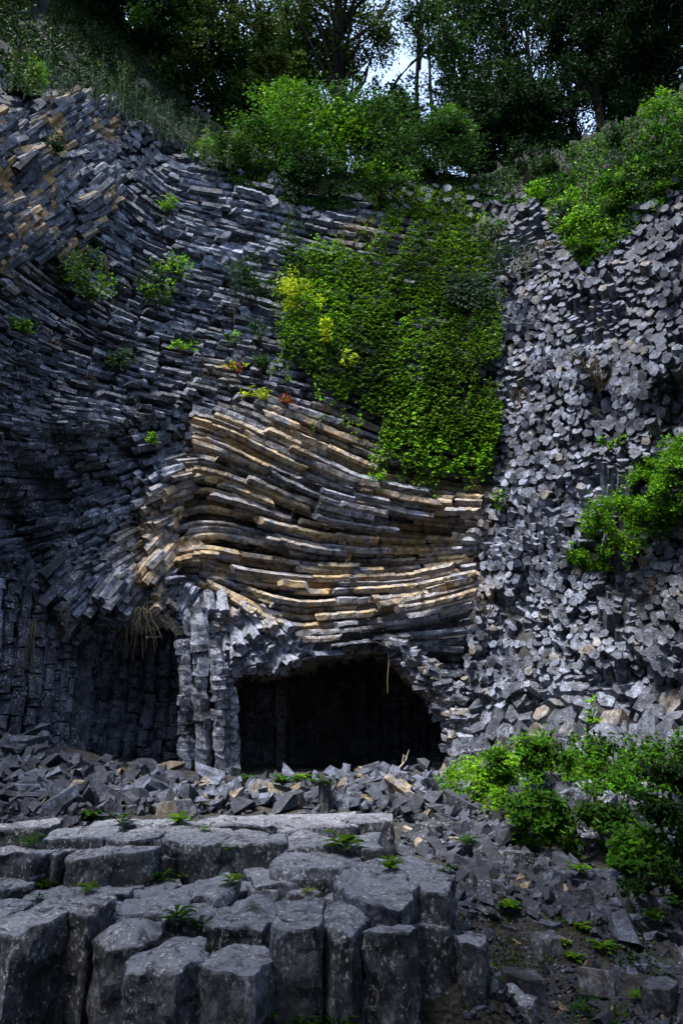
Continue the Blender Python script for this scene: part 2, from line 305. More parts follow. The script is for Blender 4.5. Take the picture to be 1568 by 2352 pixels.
for ln in streamlines():
    i = 0; n = len(ln)
    while i < n - 1:
        x, y = ln[i]; fine_zone = y < 930 or x < 400
        L_ = int(random.choice((3, 6, 8, 12, 20)) * .6) + 2 if fine_zone else int(random.choice((8, 12, 20, 30, 45)) * 1.2) + 2
        j = min(n - 1, i + L_)
        if n - 1 - j < 3: j = n - 1
        seg = ln[i:j + 1]; mx, my = seg[len(seg) // 2]; off = step_off(mx, my) * (1.5 if my > 930 and mx > 400 else 1.0) + random.uniform(-.025, .025)
        if not (my > 930 and mx > 400): off = min(off, .33)
        if y < 930: off += random.choice((-.12, 0, 0, .08, .25)) + random.uniform(-.08, .1)
        q = np.array(seg); sel = sorted(set(list(range(0, len(q), 3)) + [len(q) - 1])); q = q[sel]
        if len(q) < 2: i = j; continue
        D = depth(q[:, 0], q[:, 1]) + off
        D = D + np.linspace(0, 1, len(q)) * random.uniform(-.12, .2)
        P = at(q[:, 0], q[:, 1], D); r = ds(mx, my) * scl(my, D.mean()) * .68 * random.uniform(.95, 1.1)
        oc = ochre(mx, my) * max(.2, min(1.2, .92 + 1.5 * nz(mx * .5, my * 1.3, 41, .012))); oc = oc * random.uniform(.75, 1.1) if random.random() < .88 else oc * .3
        if inpoly(mx, my, FANR): i = j; continue
        pl = pale(mx, my) * max(.4, 1.12 + 1.1 * nz(mx * .6, my * 1.3, 51, .016)) * (random.choice((.7, .9, 1, 1.15, 1.4)) if my > 930 else random.choice((.35, .7, 1, 1.3, 2.2)))
        prism(mb if my > 900 else mbu, P, r, random.choice((5, 6, 6, 6, 7)), (min(1, oc), min(1, pl), random.uniform(.3, 1.1)), jit=.10, tilt=.45, flat=(1.0, 1.25), joint=.5)
        i = j
mb.build('curved_columns', M_CLIFF, cliff); mbu.build('upper_columns', M_CLIFF, cliff)

# ------------------------------------------------------------------ columns seen end-on: left wall and right wall
def seeded(mb, x0, x1, y0, y1, keep, size, dirf, colf, lenf=1.0, offn=.45, cell=None):
    y = y0; row = 0
    while y < y1:
        x = x0 + (row % 2) * 10
        while x < x1:
            dep = float(depth(x, y)); s = scl(y, dep); wpx = size / s
            jx, jy = x + random.gauss(0, wpx * .09), y + random.gauss(0, wpx * .09)
            if keep(jx, jy):
                d = norm(np.asarray(dirf(jx, jy), float)); c = at(jx, jy, dep)
                o = step_off(jx * 1.3, jy * 1.3) * offn / .45 + random.choice((0, 0, 0, 0, -.2, .12)) + random.uniform(-.05, .05)
                tip = c + np.array([0, o, 0]) + d * .12; ln = lenf * random.uniform(.7, 1.2)
                P = [tip, tip - d * ln * .45, tip - d * ln]
                prism(mb, P, size * .72 * random.uniform(.82, 1.12), random.choice((5, 5, 6, 6, 6)), colf(jx, jy), jit=.07, tilt=.20, rot=.4 + random.uniform(-.12, .12))
            x += wpx * .98
        y += size * .86 / scl(y, float(depth(x0 * .5 + x1 * .5, y))); row += 1
def rdir(x, y):
    a = nz(x, y, 2.2, .006); b = nz(x, y, 7.7, .006); c = nz(x, y, 4.4, .018)
    base = np.array([-.62, -.72, .22])
    if y > 1560: base = np.array([-.75, -.45, .45])
    elif x < 1180: base = np.array([-.55, -.80, .05])
    return base + np.array([a * 1.0, c * .2, b * 1.3]) + rng.normal(0, .05, 3)
def rcol(x, y): return (ochre(x, y) + (.25 if random.random() < .06 else 0), min(1, pale(x, y) * random.choice((.5, .75, 1, 1.15, 1.5))), random.uniform(.0, .5) * (1.0 if x < 1350 else .6))
RREG = [(1135,440),(1290,440),(1330,560),(1568,380),(1800,300),(1800,1900),(1568,1740),(1380,1720),(1180,1750),(1040,1790),(1035,1650),(1075,1480),(1098,1350),(1112,1080),(1145,950)]
mr = MB(); seeded(mr, 1030, 1760, 420, 1600, lambda x, y: bool(inpoly(x, y, RREG)) and y > edge(x) - 10, .185, rdir, rcol, .8, offn=.6)
mr.build('right_wall_columns', M_CLIFF, cliff)
mr = MB(); seeded(mr, 1030, 1760, 1585, 1800, lambda x, y: bool(inpoly(x, y, RREG)), .36, rdir, rcol, 1.1, offn=.3)
mr.build('toppled_columns', M_CLIFF, cliff)
def ldir(x, y):
    a = nz(x, y, 12.2, .006); b = nz(x, y, 17.7, .006); c = nz(x, y, 14.4, .018)
    if y < 700 and x < 260: base = np.array([-.55, -.22, -.8])        # steep columns of the upper left
    elif y > 1230 and x > 100: base = np.array([-.35, -.45, -.8])     # fan hanging over the alcove
    elif y > 1000 and x > 300: base = np.array([-.5, -.6, -.35])
    else: base = np.array([.35, -.8, -.3])
    return base + np.array([a * .8, c * .4, b * .8]) + rng.normal(0, .05, 3)
def lcol(x, y): return ((1.2 if x < 250 and 230 < y < 720 and nz(x, y, 61, .014) + .5 * nz(x, y, 62, .05) > .02 + abs(x - 60) / 900 and random.random() < .75 else (ochre(x, y) * random.uniform(.4, 1.2) if y > 900 else 0)), min(1, (pale(x, y) + (.3 if y > 1240 and x > 180 else 0)) * random.choice((.35, .7, 1, 1.2, 2.0))), random.uniform(.1, 1.0))
LREG = [(-250,100),(0,195),(130,215),(300,265),(400,330),(540,395),(400,420),(260,520),(200,700),(265,880),(450,965),(445,1090),(395,1200),(378,1370),(420,1420),(415,1450),(330,1430),(250,1450),(180,1480),(120,1560),(70,1720),(60,1800),(-250,1850)]
ml = MB(); seeded(ml, -240, 520, 130, 1640, lambda x, y: bool(inpoly(x, y, LREG)) and not inpoly(x, y, SREG) and not (y > 1370 and x < 170 and x * .9 + 1290 < y), .20, ldir, lcol, .8)
ml.build('left_wall_columns', M_CLIFF, cliff)
def fdr(x, y):
    a = math.radians(np.interp(x, [470, 548, 600, 660, 720], [78, 70, 52, 36, 20])); return np.array([math.cos(a) * .75, -.55, -math.sin(a) * .8]) + rng.normal(0, .05, 3)
mf = MB(); seeded(mf, 440, 740, 1385, 1560, lambda x, y: bool(inpoly(x, y, FANR)), .22, fdr, lambda x, y: (.35 if y < 1450 and random.random() < .5 else .05, random.uniform(1.0, 1.8), random.uniform(.3, 1.2)), 1.0, offn=.25)
mf.build('fan_columns', M_CLIFF, cliff)
# crest strip
mc = MB(); seeded(mc, 380, 1140, 370, 520, lambda x, y: edge(x) - 8 < y < edge(x) + 60, .27, lambda x, y: (.2 + random.gauss(0, .2), -.9, .2), lcol, .8)
mc.build('crest_columns', M_CLIFF, cliff)

# ------------------------------------------------------------------ pillar with fanning top
def path_px(pts, Y, n=14):
    pts = np.array(pts, float); t = np.concatenate([[0], np.cumsum(np.hypot(*np.diff(pts, axis=0).T))]); u = np.linspace(0, t[-1], n)
    return at(np.interp(u, t, pts[:, 0]), np.interp(u, t, pts[:, 1]), np.interp(u, t, Y) if np.ndim(Y) else Y)
mp_ = MB()
pil = [([(422,1470),(428,1560),(430,1660),(428,1800)], [18.8,18.9,19.1,19.2]),
       ([(455,1400),(460,1480),(462,1560),(468,1680),(468,1800)], [18.8,18.65,18.7,18.9,19.0]),
       ([(490,1470),(502,1540),(506,1600),(510,1700),(512,1800)], [18.6,18.6,18.7,18.9,19.0]),
       ([(520,1560),(528,1620),(532,1700),(530,1800)], [19.1,19.1,19.2,19.2]),
       ([(440,1530),(446,1640),(450,1800)], [19.75,19.75,19.75])]
for pts, Y in pil:
    q = np.array(pts, float); P = path_px(pts, np.array(Y), 4); n = 30; P = path_px(pts, np.array(Y), n)
    cut = [0] + sorted(random.sample(range(3, n - 2), 9)) + [n - 1]
    for c0, c1 in zip(cut[:-1], cut[1:]):
        if c1 - c0 < 2: c1 = min(n - 1, c0 + 2)
        w0 = np.array([random.uniform(-.03, .03), random.uniform(-.06, .05), 0]); prism(mp_, P[c0:c1 + 1] + w0, .24 * random.uniform(.9, 1.1), random.choice((5, 6, 6)), (.03, random.uniform(.8, 1.4), random.uniform(.6, 1.8)), jit=.13, tilt=.08)
fan = [[(425,1395),(414,1440),(417,1490)],[(440,1385),(436,1430),(440,1480)],[(455,1385),(458,1430),(462,1490)],[(462,1380),(482,1425),(492,1490)],[(468,1378),(500,1420),(520,1500)],[(475,1375),(530,1425),(548,1520)],
       [(480,1372),(545,1415),(578,1528)],[(490,1370),(575,1420),(612,1528)],[(500,1368),(600,1425),(650,1520)],[(505,1364),(630,1430),(690,1508)]]
for k, pts in enumerate(fan):
    d0 = 19.0 - .02 * k
    if k > 2: continue
    Pf = path_px(pts, np.array([d0 + .1, d0 - .02, d0 + .05]), 9)
    for c0, c1 in ((0, random.choice((3, 4, 5))), (3, 6), (5, 8)):
        for rep_ in range(2):
            w0 = np.array([random.uniform(-.1, .1), random.uniform(-.12, .16), random.uniform(-.08, .08)]); prism(mp_, Pf[c0:c1 + 1] + w0, .17 * random.uniform(.85, 1.2), random.choice((5, 6)), (.25 if k > 3 and random.random() < .4 else 0, random.uniform(.45, 1), random.uniform(.3, 1.3)), jit=.10, tilt=.6)
mp_.build('stone_pillar', M_CLIFF, cliff)

# left alcove: upright jointed columns
ma = MB()
cols = [(30,-20,16.7,1320),(62,12,16.9,1330),(96,46,17.1,1330),(128,78,17.5,1350),(158,108,18.0,1370),(190,140,19.4,1400),(222,172,20.0,1400),(256,208,20.4,1400),(290,246,20.7,1380),(322,282,20.8,1380),(352,318,20.9,1380),(384,354,21.0,1380),(412,388,21.1,1380),(0,-55,16.5,1330),(-30,-90,16.3,1330)]
for k, (xt, xb, Y, yt) in enumerate(cols):
    for layer in (0, 1):
        n = random.randint(20, 32); P = path_px([(xt + layer * 18, yt), ((xt + xb) / 2 + 6 + layer * 18, 1600), (xb + layer * 18, 1800)], Y + layer * .35, n)
        c0 = 0
        while c0 < n - 1:
            c1 = min(n - 1, c0 + random.choice((1, 1, 2, 2, 3))); seg_ = np.array([P[c0], (P[c0] + P[c1]) / 2, P[c1]]); g_ = norm(P[c1] - P[c0]) * .015; seg_[0] += g_; seg_[2] -= g_
            prism(ma, seg_ + np.array([random.uniform(-.03, .03), random.uniform(-.07, .07), 0]), 15.5 * scl(1600, Y) * random.uniform(.86, 1.1), random.choice((5, 6, 6, 7)), (0, random.choice((.5, .8, 1.2, 1.6)) if k > 3 else .35, random.choice((.6, 1.8, 3.0)) if k > 3 else 1.0), jit=.14, tilt=.1); c0 = c1
for k in range(26):
    x = 40 + k * 16; P = path_px([(x + 25, 1380), (x, 1600), (x - 20, 1820)], 22.6 if x > 190 else 18.6, 12); prism(ma, P, .28, 6, (0, .3, .8), jit=.1)
ma.build('alcove_columns', M_CLIFF, cliff)

# main cave: lining, upright columns at the back, broken ends in the roof
def ring_px(poly, Y, grow): 
    c = np.array([790, 1660]); q = np.array(poly, float); q = c + (q - c) * grow; return at(q[:, 0], q[:, 1], Y)
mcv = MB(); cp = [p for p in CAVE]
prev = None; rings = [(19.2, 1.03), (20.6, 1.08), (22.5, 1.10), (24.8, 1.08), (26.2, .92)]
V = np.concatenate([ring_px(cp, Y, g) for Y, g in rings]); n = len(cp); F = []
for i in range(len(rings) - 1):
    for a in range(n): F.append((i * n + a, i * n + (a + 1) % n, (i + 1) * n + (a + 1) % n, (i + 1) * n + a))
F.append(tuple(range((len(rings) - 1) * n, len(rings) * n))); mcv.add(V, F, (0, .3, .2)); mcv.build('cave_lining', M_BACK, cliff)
mcc = MB()
for k in range(22):
    x = 545 + k * 24; Y = 22.4 + .09 * k + random.uniform(-.15, .15) if k < 5 else 24.2 + random.uniform(-.2, .2)
    n = 16; P = path_px([(x, 1440), (x + 2, 1850)], Y, n); prism(mcc, P, .30, 6, (.1 if k in (4, 9) else 0, .4 if k < 6 else .2, .6), jit=.1, pinch=tuple(i for i in range(1, n) if random.random() < .35))
for k in range(330):      # roof
    x = random.uniform(540, 1000); Y = random.uniform(19.9, 23.5); top = np.interp(x, [540, 640, 720, 800, 860, 905, 960, 1000], [1530, 1532, 1508, 1480, 1474, 1494, 1565, 1605])
    p = at(x, top + 6, 19.6); p = np.array([p[0] * Y / 19.6, Y, p[2] + .02 * (Y - 19.6) + .25 + random.uniform(-.08, .22)])
    prism(mcc, [p - np.array([.05, .1, .35]), p + np.array([.1, .15, .38])], .2, 6, (.3, .4, .7))
mcc.build('cave_columns', M_CLIFF, cliff)
# right jamb of the cave, arching columns
mj = MB()
arc = np.array([(880,1488),(915,1505),(945,1540),(965,1572),(1000,1612),(1024,1645),(1038,1690),(1044,1730),(1046,1785)], float)
for k in range(330):
    t = random.uniform(0, 8); i = min(7, int(t)); q = arc[i] + (arc[i + 1] - arc[i]) * (t - i); tn = norm(arc[i + 1] - arc[i]); nn_ = np.array([tn[1], -tn[0]]); w_ = random.uniform(-2, 46) * (1 if t > 2 else .6); q = q + nn_ * w_
    dr = norm(np.array([.75, -.15 - .02 * t, -.12]) + rng.normal(0, .16, 3)); Y = 19.6 - w_ * .010 - .08 * t + random.uniform(-.12, .2); c = at(q[0], q[1], Y); L_ = random.uniform(.25, .6)
    prism(mj, [c - dr * L_ * .5, c + dr * L_ * .5], random.uniform(.09, .15), random.choice((5, 6)), (.35 if random.random() < .25 else 0, random.uniform(.25, .9), random.uniform(.3, 1.5)), jit=.1, tilt=.4)
mj.build('cave_jamb_columns', M_CLIFF, cliff)

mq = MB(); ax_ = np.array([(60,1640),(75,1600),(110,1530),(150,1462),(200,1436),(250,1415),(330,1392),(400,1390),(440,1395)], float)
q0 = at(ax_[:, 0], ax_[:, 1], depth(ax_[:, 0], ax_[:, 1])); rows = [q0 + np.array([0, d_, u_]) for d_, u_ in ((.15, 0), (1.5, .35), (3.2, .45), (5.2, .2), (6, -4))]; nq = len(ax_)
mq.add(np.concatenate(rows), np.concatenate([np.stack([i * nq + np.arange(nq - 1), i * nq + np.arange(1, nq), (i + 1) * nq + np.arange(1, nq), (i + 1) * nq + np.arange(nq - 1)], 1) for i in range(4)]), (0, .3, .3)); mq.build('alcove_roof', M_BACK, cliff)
mq = MB()
for k in range(420):
    x = random.uniform(110, 430); y = float(np.interp(x, ax_[:, 0], ax_[:, 1])); d_ = random.random() ** 1.3 * 2.6; b_ = at(x, y, float(depth(x, y)) + d_); b_ = b_ + [0, 0, min(.4, d_ * .22) + random.uniform(-.15, .1)]
    dd = norm(np.array([-.4, -.35, -.85]) + rng.normal(0, .07, 3)); prism(mq, [b_ + dd * .12, b_ - dd * .7], .14 * random.uniform(.8, 1.2), 6, (0, random.choice((.15, .4, .8)), random.uniform(.3, 1.6)), jit=.08, tilt=.4)
mq.build('alcove_roof_columns', M_CLIFF, cliff)

# ------------------------------------------------------------------ ground
GP = np.array([(2,4.5,0),(4,5,0),(7,5,0),(1.5,6.5,0),(4,7,.05),(3,10,.42),(4.6,10.3,.6),(6.5,10.5,1.0),(5,11,.75),(4,12.5,1.0),(3,13,.75),(4.2,15,1.2),(6,12.5,1.4),(8,12,1.7),(3.2,17,.95),(0,19,.85),(2.5,19,.9),(-3,19.3,.85),(0,24,.8),(2,24,.8),(-3,24,.9),(-8,15,2.1),(-7,16,1.75),(-6,13.5,1.35),(-5.5,11,1.1),(-3,13,1.0),(0,13,.93),(2,11,.75),(-4,9,.75),(0,9,.75),(1.5,9,.55),(-2,7,.4),(-5,6,.3),(0,5,.1),(-3,4,.1),(0,2,0),(3,2,0),(-9,10,1.2),(-10,18,2.3),(-4.5,18,1.05),(-6.5,18,1.3),(10,10,1.9),(0,-5,.2),(-8,0,.3),(8,0,.3),(0,16,.92),(-2,16,.95)], float)
def gz0(x, y):
    x = np.asarray(x, float); y = np.asarray(y, float)
    d2 = (x[..., None] - GP[:, 0]) ** 2 + (y[..., None] - GP[:, 1]) ** 2 + .15; w_ = d2 ** -1.8
    return (w_ * GP[:, 2]).sum(-1) / w_.sum(-1)
_gx = np.arange(-14, 14.01, .1); _gy = np.arange(0, 26.01, .1); _A, _B = np.meshgrid(_gx, _gy); _G = gz0(_A, _B)
def sst(v, a, b):
    t = np.clip((v - a) / (b - a), 0, 1); return t * t * (3 - 2 * t)
_G = np.maximum(_G, (.50 + .12 * sst(_B, 7.1, 7.4)) * sst(_A, 1.45, 1.2) * sst(_B, 5.5, 5.7) * sst(_B, 9.5, 8.5))
def gz(x, y):
    x = np.asarray(x, float); y = np.asarray(y, float); i = np.clip((x + 14) / .1, 0, len(_gx) - 1.001); j = np.clip(y / .1, 0, len(_gy) - 1.001); a = i.astype(int); b = j.astype(int); u = i - a; v = j - b
    return (_G[b, a] * (1 - u) + _G[b, a + 1] * u) * (1 - v) + (_G[b + 1, a] * (1 - u) + _G[b + 1, a + 1] * u) * v
xs = np.concatenate([[-300, -120, -50, -25], np.arange(-16, 16.01, .12), [25, 50, 120, 300]]); ys = np.concatenate([[-300, -120, -50, -20, -8], np.arange(0, 27.01, .12), [40, 80, 160, 300]])
GX, GY = np.meshgrid(xs, ys); GZ = gz(GX, GY)
near = (abs(GX) < 16.1) & (GY > -.1) & (GY < 27.1)
for i, j in zip(*np.where(near)): GZ[i, j] += .05 * nz(GX[i, j], GY[i, j], 0, 1.5) + .035 * nz(GX[i, j], GY[i, j], 3, 5.5)
I = np.arange(GX.size).reshape(GX.shape); mg = MB()
mg.add(np.stack([GX, GY, GZ], -1).reshape(-1, 3), np.stack([I[:-1, :-1], I[:-1, 1:], I[1:, 1:], I[1:, :-1]], -1).reshape(-1, 4)); g = mg.build('ground', M_SOIL, smooth=True); tag(g, kind='structure')

YS = np.arange(3.5, 24, .05)
def on_ground(px, py):
    """where the view line through px,py meets the ground"""
    X = (px - 784) / FPX; v = (1176 - py) / FPX; dy = CP - v * SP; dz = SP + v * CP
    P = np.stack([X / dy * YS, YS, ZC + dz / dy * YS], 1); below = P[:, 2] < gz(P[:, 0], P[:, 1]); k = int(np.argmax(below)) if below.any() else len(YS) - 1
    return P[k]

# ------------------------------------------------------------------ foreground column stumps (each one a thing)
def stump(px0, px1, pyf, pyb, Yf, label, name='column_stump', zb=-.15, dome=.0, n=6, lich=1.0, val=.8, seed=0, tilt=(0, 0), depth_k=None, group='broken column stumps of the stepped terrace'):
    a = at(px0, pyf, Yf); b = at(px1, pyf, Yf); z = float(a[2]); cx = (a[0] + b[0]) / 2; wx = (b[0] - a[0]) / 2 * 1.12
    v = (1176 - pyb) / FPX; sl = (SP + v * CP) / (CP - v * SP); Yb = (z - ZC) / sl if sl < 0 else Yf + 1; Yb = min(max(Yb, Yf + wx * 1.25), Yf + (1.5 if pyf < 2000 else 2.0))
    cy = (Yf + Yb) / 2; wy = (Yb - Yf) / 2 + .06; NA = 72; r_ = np.random.default_rng(seed + 11)
    th = np.arange(NA) * 2 * math.pi / NA
    if wx > 1.6 * wy or n == 4:    # long ledge: rounded rectangle
        k = r_.uniform(4, 8); rx = wx * np.sign(np.cos(th)) * abs(np.cos(th)) ** (2 / k); ry = wy * np.sign(np.sin(th)) * abs(np.sin(th)) ** (2 / k)
    else:
        pa = np.sort((np.arange(n) + r_.uniform(-.22, .22, n)) * 2 * math.pi / n - math.pi / 2 + math.pi / n * r_.choice([1, .8, .6])); pr = r_.uniform(.94, 1.1, n)
        vx = np.cos(pa) * pr; vy = np.sin(pa) * pr; vx = vx / max(abs(vx)); vy = vy / max(abs(vy)); rx = np.zeros(NA); ry = np.zeros(NA)
        for i, t in enumerate(th):      # ray / polygon
            best = 1
            for q in range(n):
                x1, y1, x2, y2 = vx[q], vy[q], vx[(q + 1) % n], vy[(q + 1) % n]; den = math.cos(t) * (y2 - y1) - math.sin(t) * (x2 - x1)
                if abs(den) > 1e-6:
                    s = (x1 * (y2 - y1) - y1 * (x2 - x1)) / den; u = (x1 * math.sin(t) - y1 * math.cos(t)) / den
                    if s > 0 and -.001 <= u <= 1.001: best = s
            rx[i], ry[i] = best * math.cos(t) * wx, best * math.sin(t) * wy
    H = z - zb; hs_ = [0.0]; st = .022
    while hs_[-1] < H: hs_.append(hs_[-1] + st); st = min(.07, st * 1.12)
    so_ = seed * 3.7; V = []
    rd = .035
    # top cap rings, inner to outer
    caps = [.001, .15, .3, .45, .58, .70, .80, .88, .94, .975]
    def topz(x, y):
        q = (x / wx) ** 2 + (y / wy) ** 2
        ck = nz(x + so_, y, so_, 1.6); rk = abs(nz(x + so_, y, 2.0, 2.7)) * .9
        return z - dome * q + tilt[0] * x + tilt[1] * y + min(wx, .5) * (.18 * ck - .13 * rk) + .022 * nz(x, y + so_, 5, 8) + .009 * nz(x, y, so_, 25)
    def side(i, h, s):
        x, y = rx[i] * s, ry[i] * s; tz = topz(x * .99, y * .99); zz = tz - h * (tz - zb) / H if h < H else zb; ln = math.hypot(x, y)
        f1 = nz(x + so_, y, zz, 1.8); f2 = nz(x, y + so_, zz, 5.0); f3 = nz(x + so_, y, zz, 13.0); f4 = nz(x, y, zz + so_, 34); chip = max(0, nz(x + so_ * 2, y, zz * 1.4, 3.2) - .10) * max(0, 1 - h / .38)
        slab = round(nz(x + so_, y * .8, zz * .35 + so_, 2.6) * 3) / 3 * .035
        d = .035 * f1 + .03 * f2 + .018 * f3 + .009 * f4 - .24 * chip * min(1, wx * 1.6) + slab
        joint = min(abs((zz + .05 * f1) - (zb + jz)) for jz in JZ[seed % 4]); d -= .03 * max(0, 1 - joint / .02)
        return x, y, zz, d, ln, chip
    E0 = [side(i, 0.0, .985) for i in range(NA)]
    for k in caps:
        for i in range(NA):
            x, y, _, d, ln, chip = E0[i]; sx = (ln + d) / ln; kk = k; x, y = rx[i] * .985 * sx * kk, ry[i] * .985 * sx * kk
            V.append((cx + x, cy + y, topz(x, y) - .06 * chip * kk ** 3))
    for h in hs_:
        for i in range(NA):
            x, y, zz, d, ln, chip = side(i, h, .985 if h < .02 else 1.0); V.append((cx + x + x / ln * d, cy + y + y / ln * d, zz - .06 * chip))
    m = len(caps) + len(hs_); a_ = np.arange(NA); b_ = (a_ + 1) % NA
    F = np.concatenate([np.stack([i * NA + a_, (i + 1) * NA + a_, (i + 1) * NA + b_, i * NA + b_], 1) for i in range(m - 1)])
    V = np.array(V); mb = MB(); nc = len(caps) * NA; CC = np.zeros((len(V), 3)); CC[:, 1] = val * .68; CC[:nc + NA, 1] = min(3.0, val * 3.0); CC[:, 2] = lich * 1.1; CC[:nc, 2] = lich * 2.0; CC[:nc, 0] = .06; mb.add(V, F, CC); mb.li.append(np.arange(NA)); mb.lt.append(np.array([NA]))  # sky-lit tops put into tint and lichen: caps paler, sides darker
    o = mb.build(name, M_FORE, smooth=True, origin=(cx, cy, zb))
    me = o.data
    if hasattr(me, 'set_sharp_from_angle'): me.set_sharp_from_angle(angle=R(23))
    return tag(o, label, 'rock', group)
JZ = [(.35, .9), (.62, 9), (.2, .75), (9, 9)]
BL = [ # px0 px1 front back Y label extras
 (-60,108,2128,2068,5.1,'dark squat stump at the far left edge of the front row',dict(n=6)),
 (104,222,2098,2040,5.3,'tall narrow stump with sharp right corner, second in the front row',dict(n=5,lich=1.3)),
 (208,352,2125,2085,5.25,'low domed round-topped stump beside the tall narrow one',dict(n=7,dome=.10)),
 (268,462,2222,2140,4.55,'broad pale-topped stump standing nearest the viewer, left of centre',dict(n=6,dome=.03,tilt=(.1,.0),val=.9)),
 (448,622,2228,2172,4.62,'low pale flat-topped stump right of the broad nearest one',dict(n=6,tilt=(-.05,0),val=.9)),
 (488,622,2122,2036,5.2,'rounded knobbly stump with a pentagonal top behind the low pale one',dict(n=5,dome=.08)),
 (620,738,2122,2062,4.9,'square-fronted tall stump left of the rounded lobe, centre front',dict(n=4)),
 (730,842,2118,2052,4.95,'tall stump with bulging rounded shoulder, centre front',dict(n=7,dome=.07)),
 (770,975,2062,1985,5.35,'highest tall stump with broad bright sloping top',dict(n=6,tilt=(-.08,.03),val=1.0)),
 (945,1046,2052,1990,5.7,'blocky capped stump at the right end of the tall front wall',dict(n=5,lich=1.3)),
 (1044,1118,2160,2140,5.7,'lower broken stump stepping down at the right end of the wall',dict(n=5)),
 (835,960,2140,2120,5.0,'flat dark column face under the bright sloping top',dict(n=6,val=.6)),
 (-40,90,2015,1962,6.9,'squared block at the left edge in the second row',dict(n=4)),
 (420,535,2048,1998,6.2,'upright square block with pale cap in the middle of the second row',dict(n=5,val=.9)),
 (262,420,2085,2034,6.0,'flat low shelf block strewn with crumbs left of the upright square block',dict(n=4)),
 (545,702,2022,1982,6.6,'low ledge block with a notched pale top behind the pentagonal stump',dict(n=5,val=.9)),
 (628,820,1978,1944,7.1,'long pale-edged slab above the notched ledge block',dict(n=4,val=.95)),
 (96,160,1960,1934,7.3,'narrow upright block left of the long dark ledge',dict(n=5)),
 (150,262,1958,1940,7.55,'mossy low block under the long dark ledge, left half',dict(n=4,val=.6)),
 (255,350,1956,1938,7.6,'mossy low block under the long dark ledge, right half',dict(n=4,val=.6)),
 (345,430,1965,1945,7.5,'stubby block wedged beneath the split in the dark ledge',dict(n=5)),
 (105,245,1918,1898,7.9,'long dark ledge with a pale chipped corner, left part',dict(n=4,val=.7)),
 (240,352,1926,1896,7.85,'long dark ledge left of the vertical crack',dict(n=4,val=.65)),
 (350,512,1928,1898,7.85,'long dark ledge right of the vertical crack',dict(n=4,val=.65)),
 (508,645,1936,1908,7.8,'dark stepped ledge in the middle of the terrace',dict(n=4,val=.7)),
 (640,870,1944,1912,7.9,'wide flat ledge sloping to the rubble at centre',dict(n=4,val=.8)),
 (205,335,1893,1876,8.9,'thin humped slab below the rubble on the left',dict(n=4)),
 (325,470,1896,1878,8.9,'thin speckled slab below the rubble',dict(n=4)),
 (465,625,1897,1876,9.0,'thin flat slab with grass tufts below the rubble',dict(n=4)),
 (610,815,1896,1868,9.1,'widest pale thin slab under the rubble at centre',dict(n=4,val=1.0)),
 (-60,100,1900,1882,8.6,'sunken dark slab at the left edge',dict(n=4,val=.6)),
 (790,900,1884,1866,9.3,'dark worn slab at the right end of the upper ledges',dict(n=4,val=.7)),
 (840,1040,2010,1975,6.5,'flat shelf behind the highest tall stump',dict(n=4)),
 (-60,110,1955,1938,7.5,'weathered block above the squared left edge block',dict(n=5,val=.6)),
 (1100,1235,2300,2285,5.9,'rough low slab on the soil at the foot of the wall',dict(n=5,val=.8)),
]
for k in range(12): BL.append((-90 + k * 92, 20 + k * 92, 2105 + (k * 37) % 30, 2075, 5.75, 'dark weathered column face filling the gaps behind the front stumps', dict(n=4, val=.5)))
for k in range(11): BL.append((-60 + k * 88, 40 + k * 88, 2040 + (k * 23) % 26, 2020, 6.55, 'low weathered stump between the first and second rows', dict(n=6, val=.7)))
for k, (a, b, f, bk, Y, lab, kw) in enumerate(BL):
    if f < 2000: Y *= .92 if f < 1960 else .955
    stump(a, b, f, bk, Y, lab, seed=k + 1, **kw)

# ------------------------------------------------------------------ rubble
def stone_mesh(k, drum=False):
    mb = MB(); rg = random.Random(k); n = rg.choice((4, 5, 6)) if not drum else 7; ln = rg.uniform(.55, 1.3) if not drum else .75
    ax = np.array([1, rg.uniform(-.1, .1), rg.uniform(-.1, .1)]) if not drum else np.array([0, 0, 1.])
    P = [-ax * ln * .5, -ax * ln * .1 + rng.normal(0, .02, 3), ax * ln * .5]
    prism(mb, P, .42, n, (0, .5, .5), jit=.14, tilt=.55 if not drum else .1, flat=(1, rg.uniform(.6, .95)) if not drum else (1, 1)); return mb
def bev(o, wd):
    m = o.modifiers.new('bevel', 'BEVEL'); m.width = wd; m.segments = 1; m.limit_method = 'ANGLE'; return o
SM = []; SD = []
for k in range(16):
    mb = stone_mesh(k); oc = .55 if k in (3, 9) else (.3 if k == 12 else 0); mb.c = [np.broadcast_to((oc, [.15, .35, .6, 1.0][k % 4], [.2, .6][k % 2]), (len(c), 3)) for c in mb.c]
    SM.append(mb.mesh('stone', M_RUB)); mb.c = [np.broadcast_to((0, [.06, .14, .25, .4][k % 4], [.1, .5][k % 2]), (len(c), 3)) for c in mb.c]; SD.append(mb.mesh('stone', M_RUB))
RUB1 = [(60,1660),(130,1745),(210,1762),(400,1772),(420,1800),(560,1800),(700,1790),(880,1770),(960,1752),(1040,1750),(1120,1760),(1100,1830),(1060,1880),(960,1890),(800,1865),(600,1862),(400,1872),(240,1870),(90,1850),(-60,1850),(-60,1650)]
RUB2 = [(960,1880),(1060,1850),(1160,1900),(1250,1960),(1400,2020),(1568,2060),(1640,2080),(1600,2200),(1400,2140),(1200,2100),(1060,2110),(1046,1990),(900,1960)]
RUB3 = [(1060,2100),(1600,2150),(1600,2400),(1060,2400)]
spots = []
tries = 0
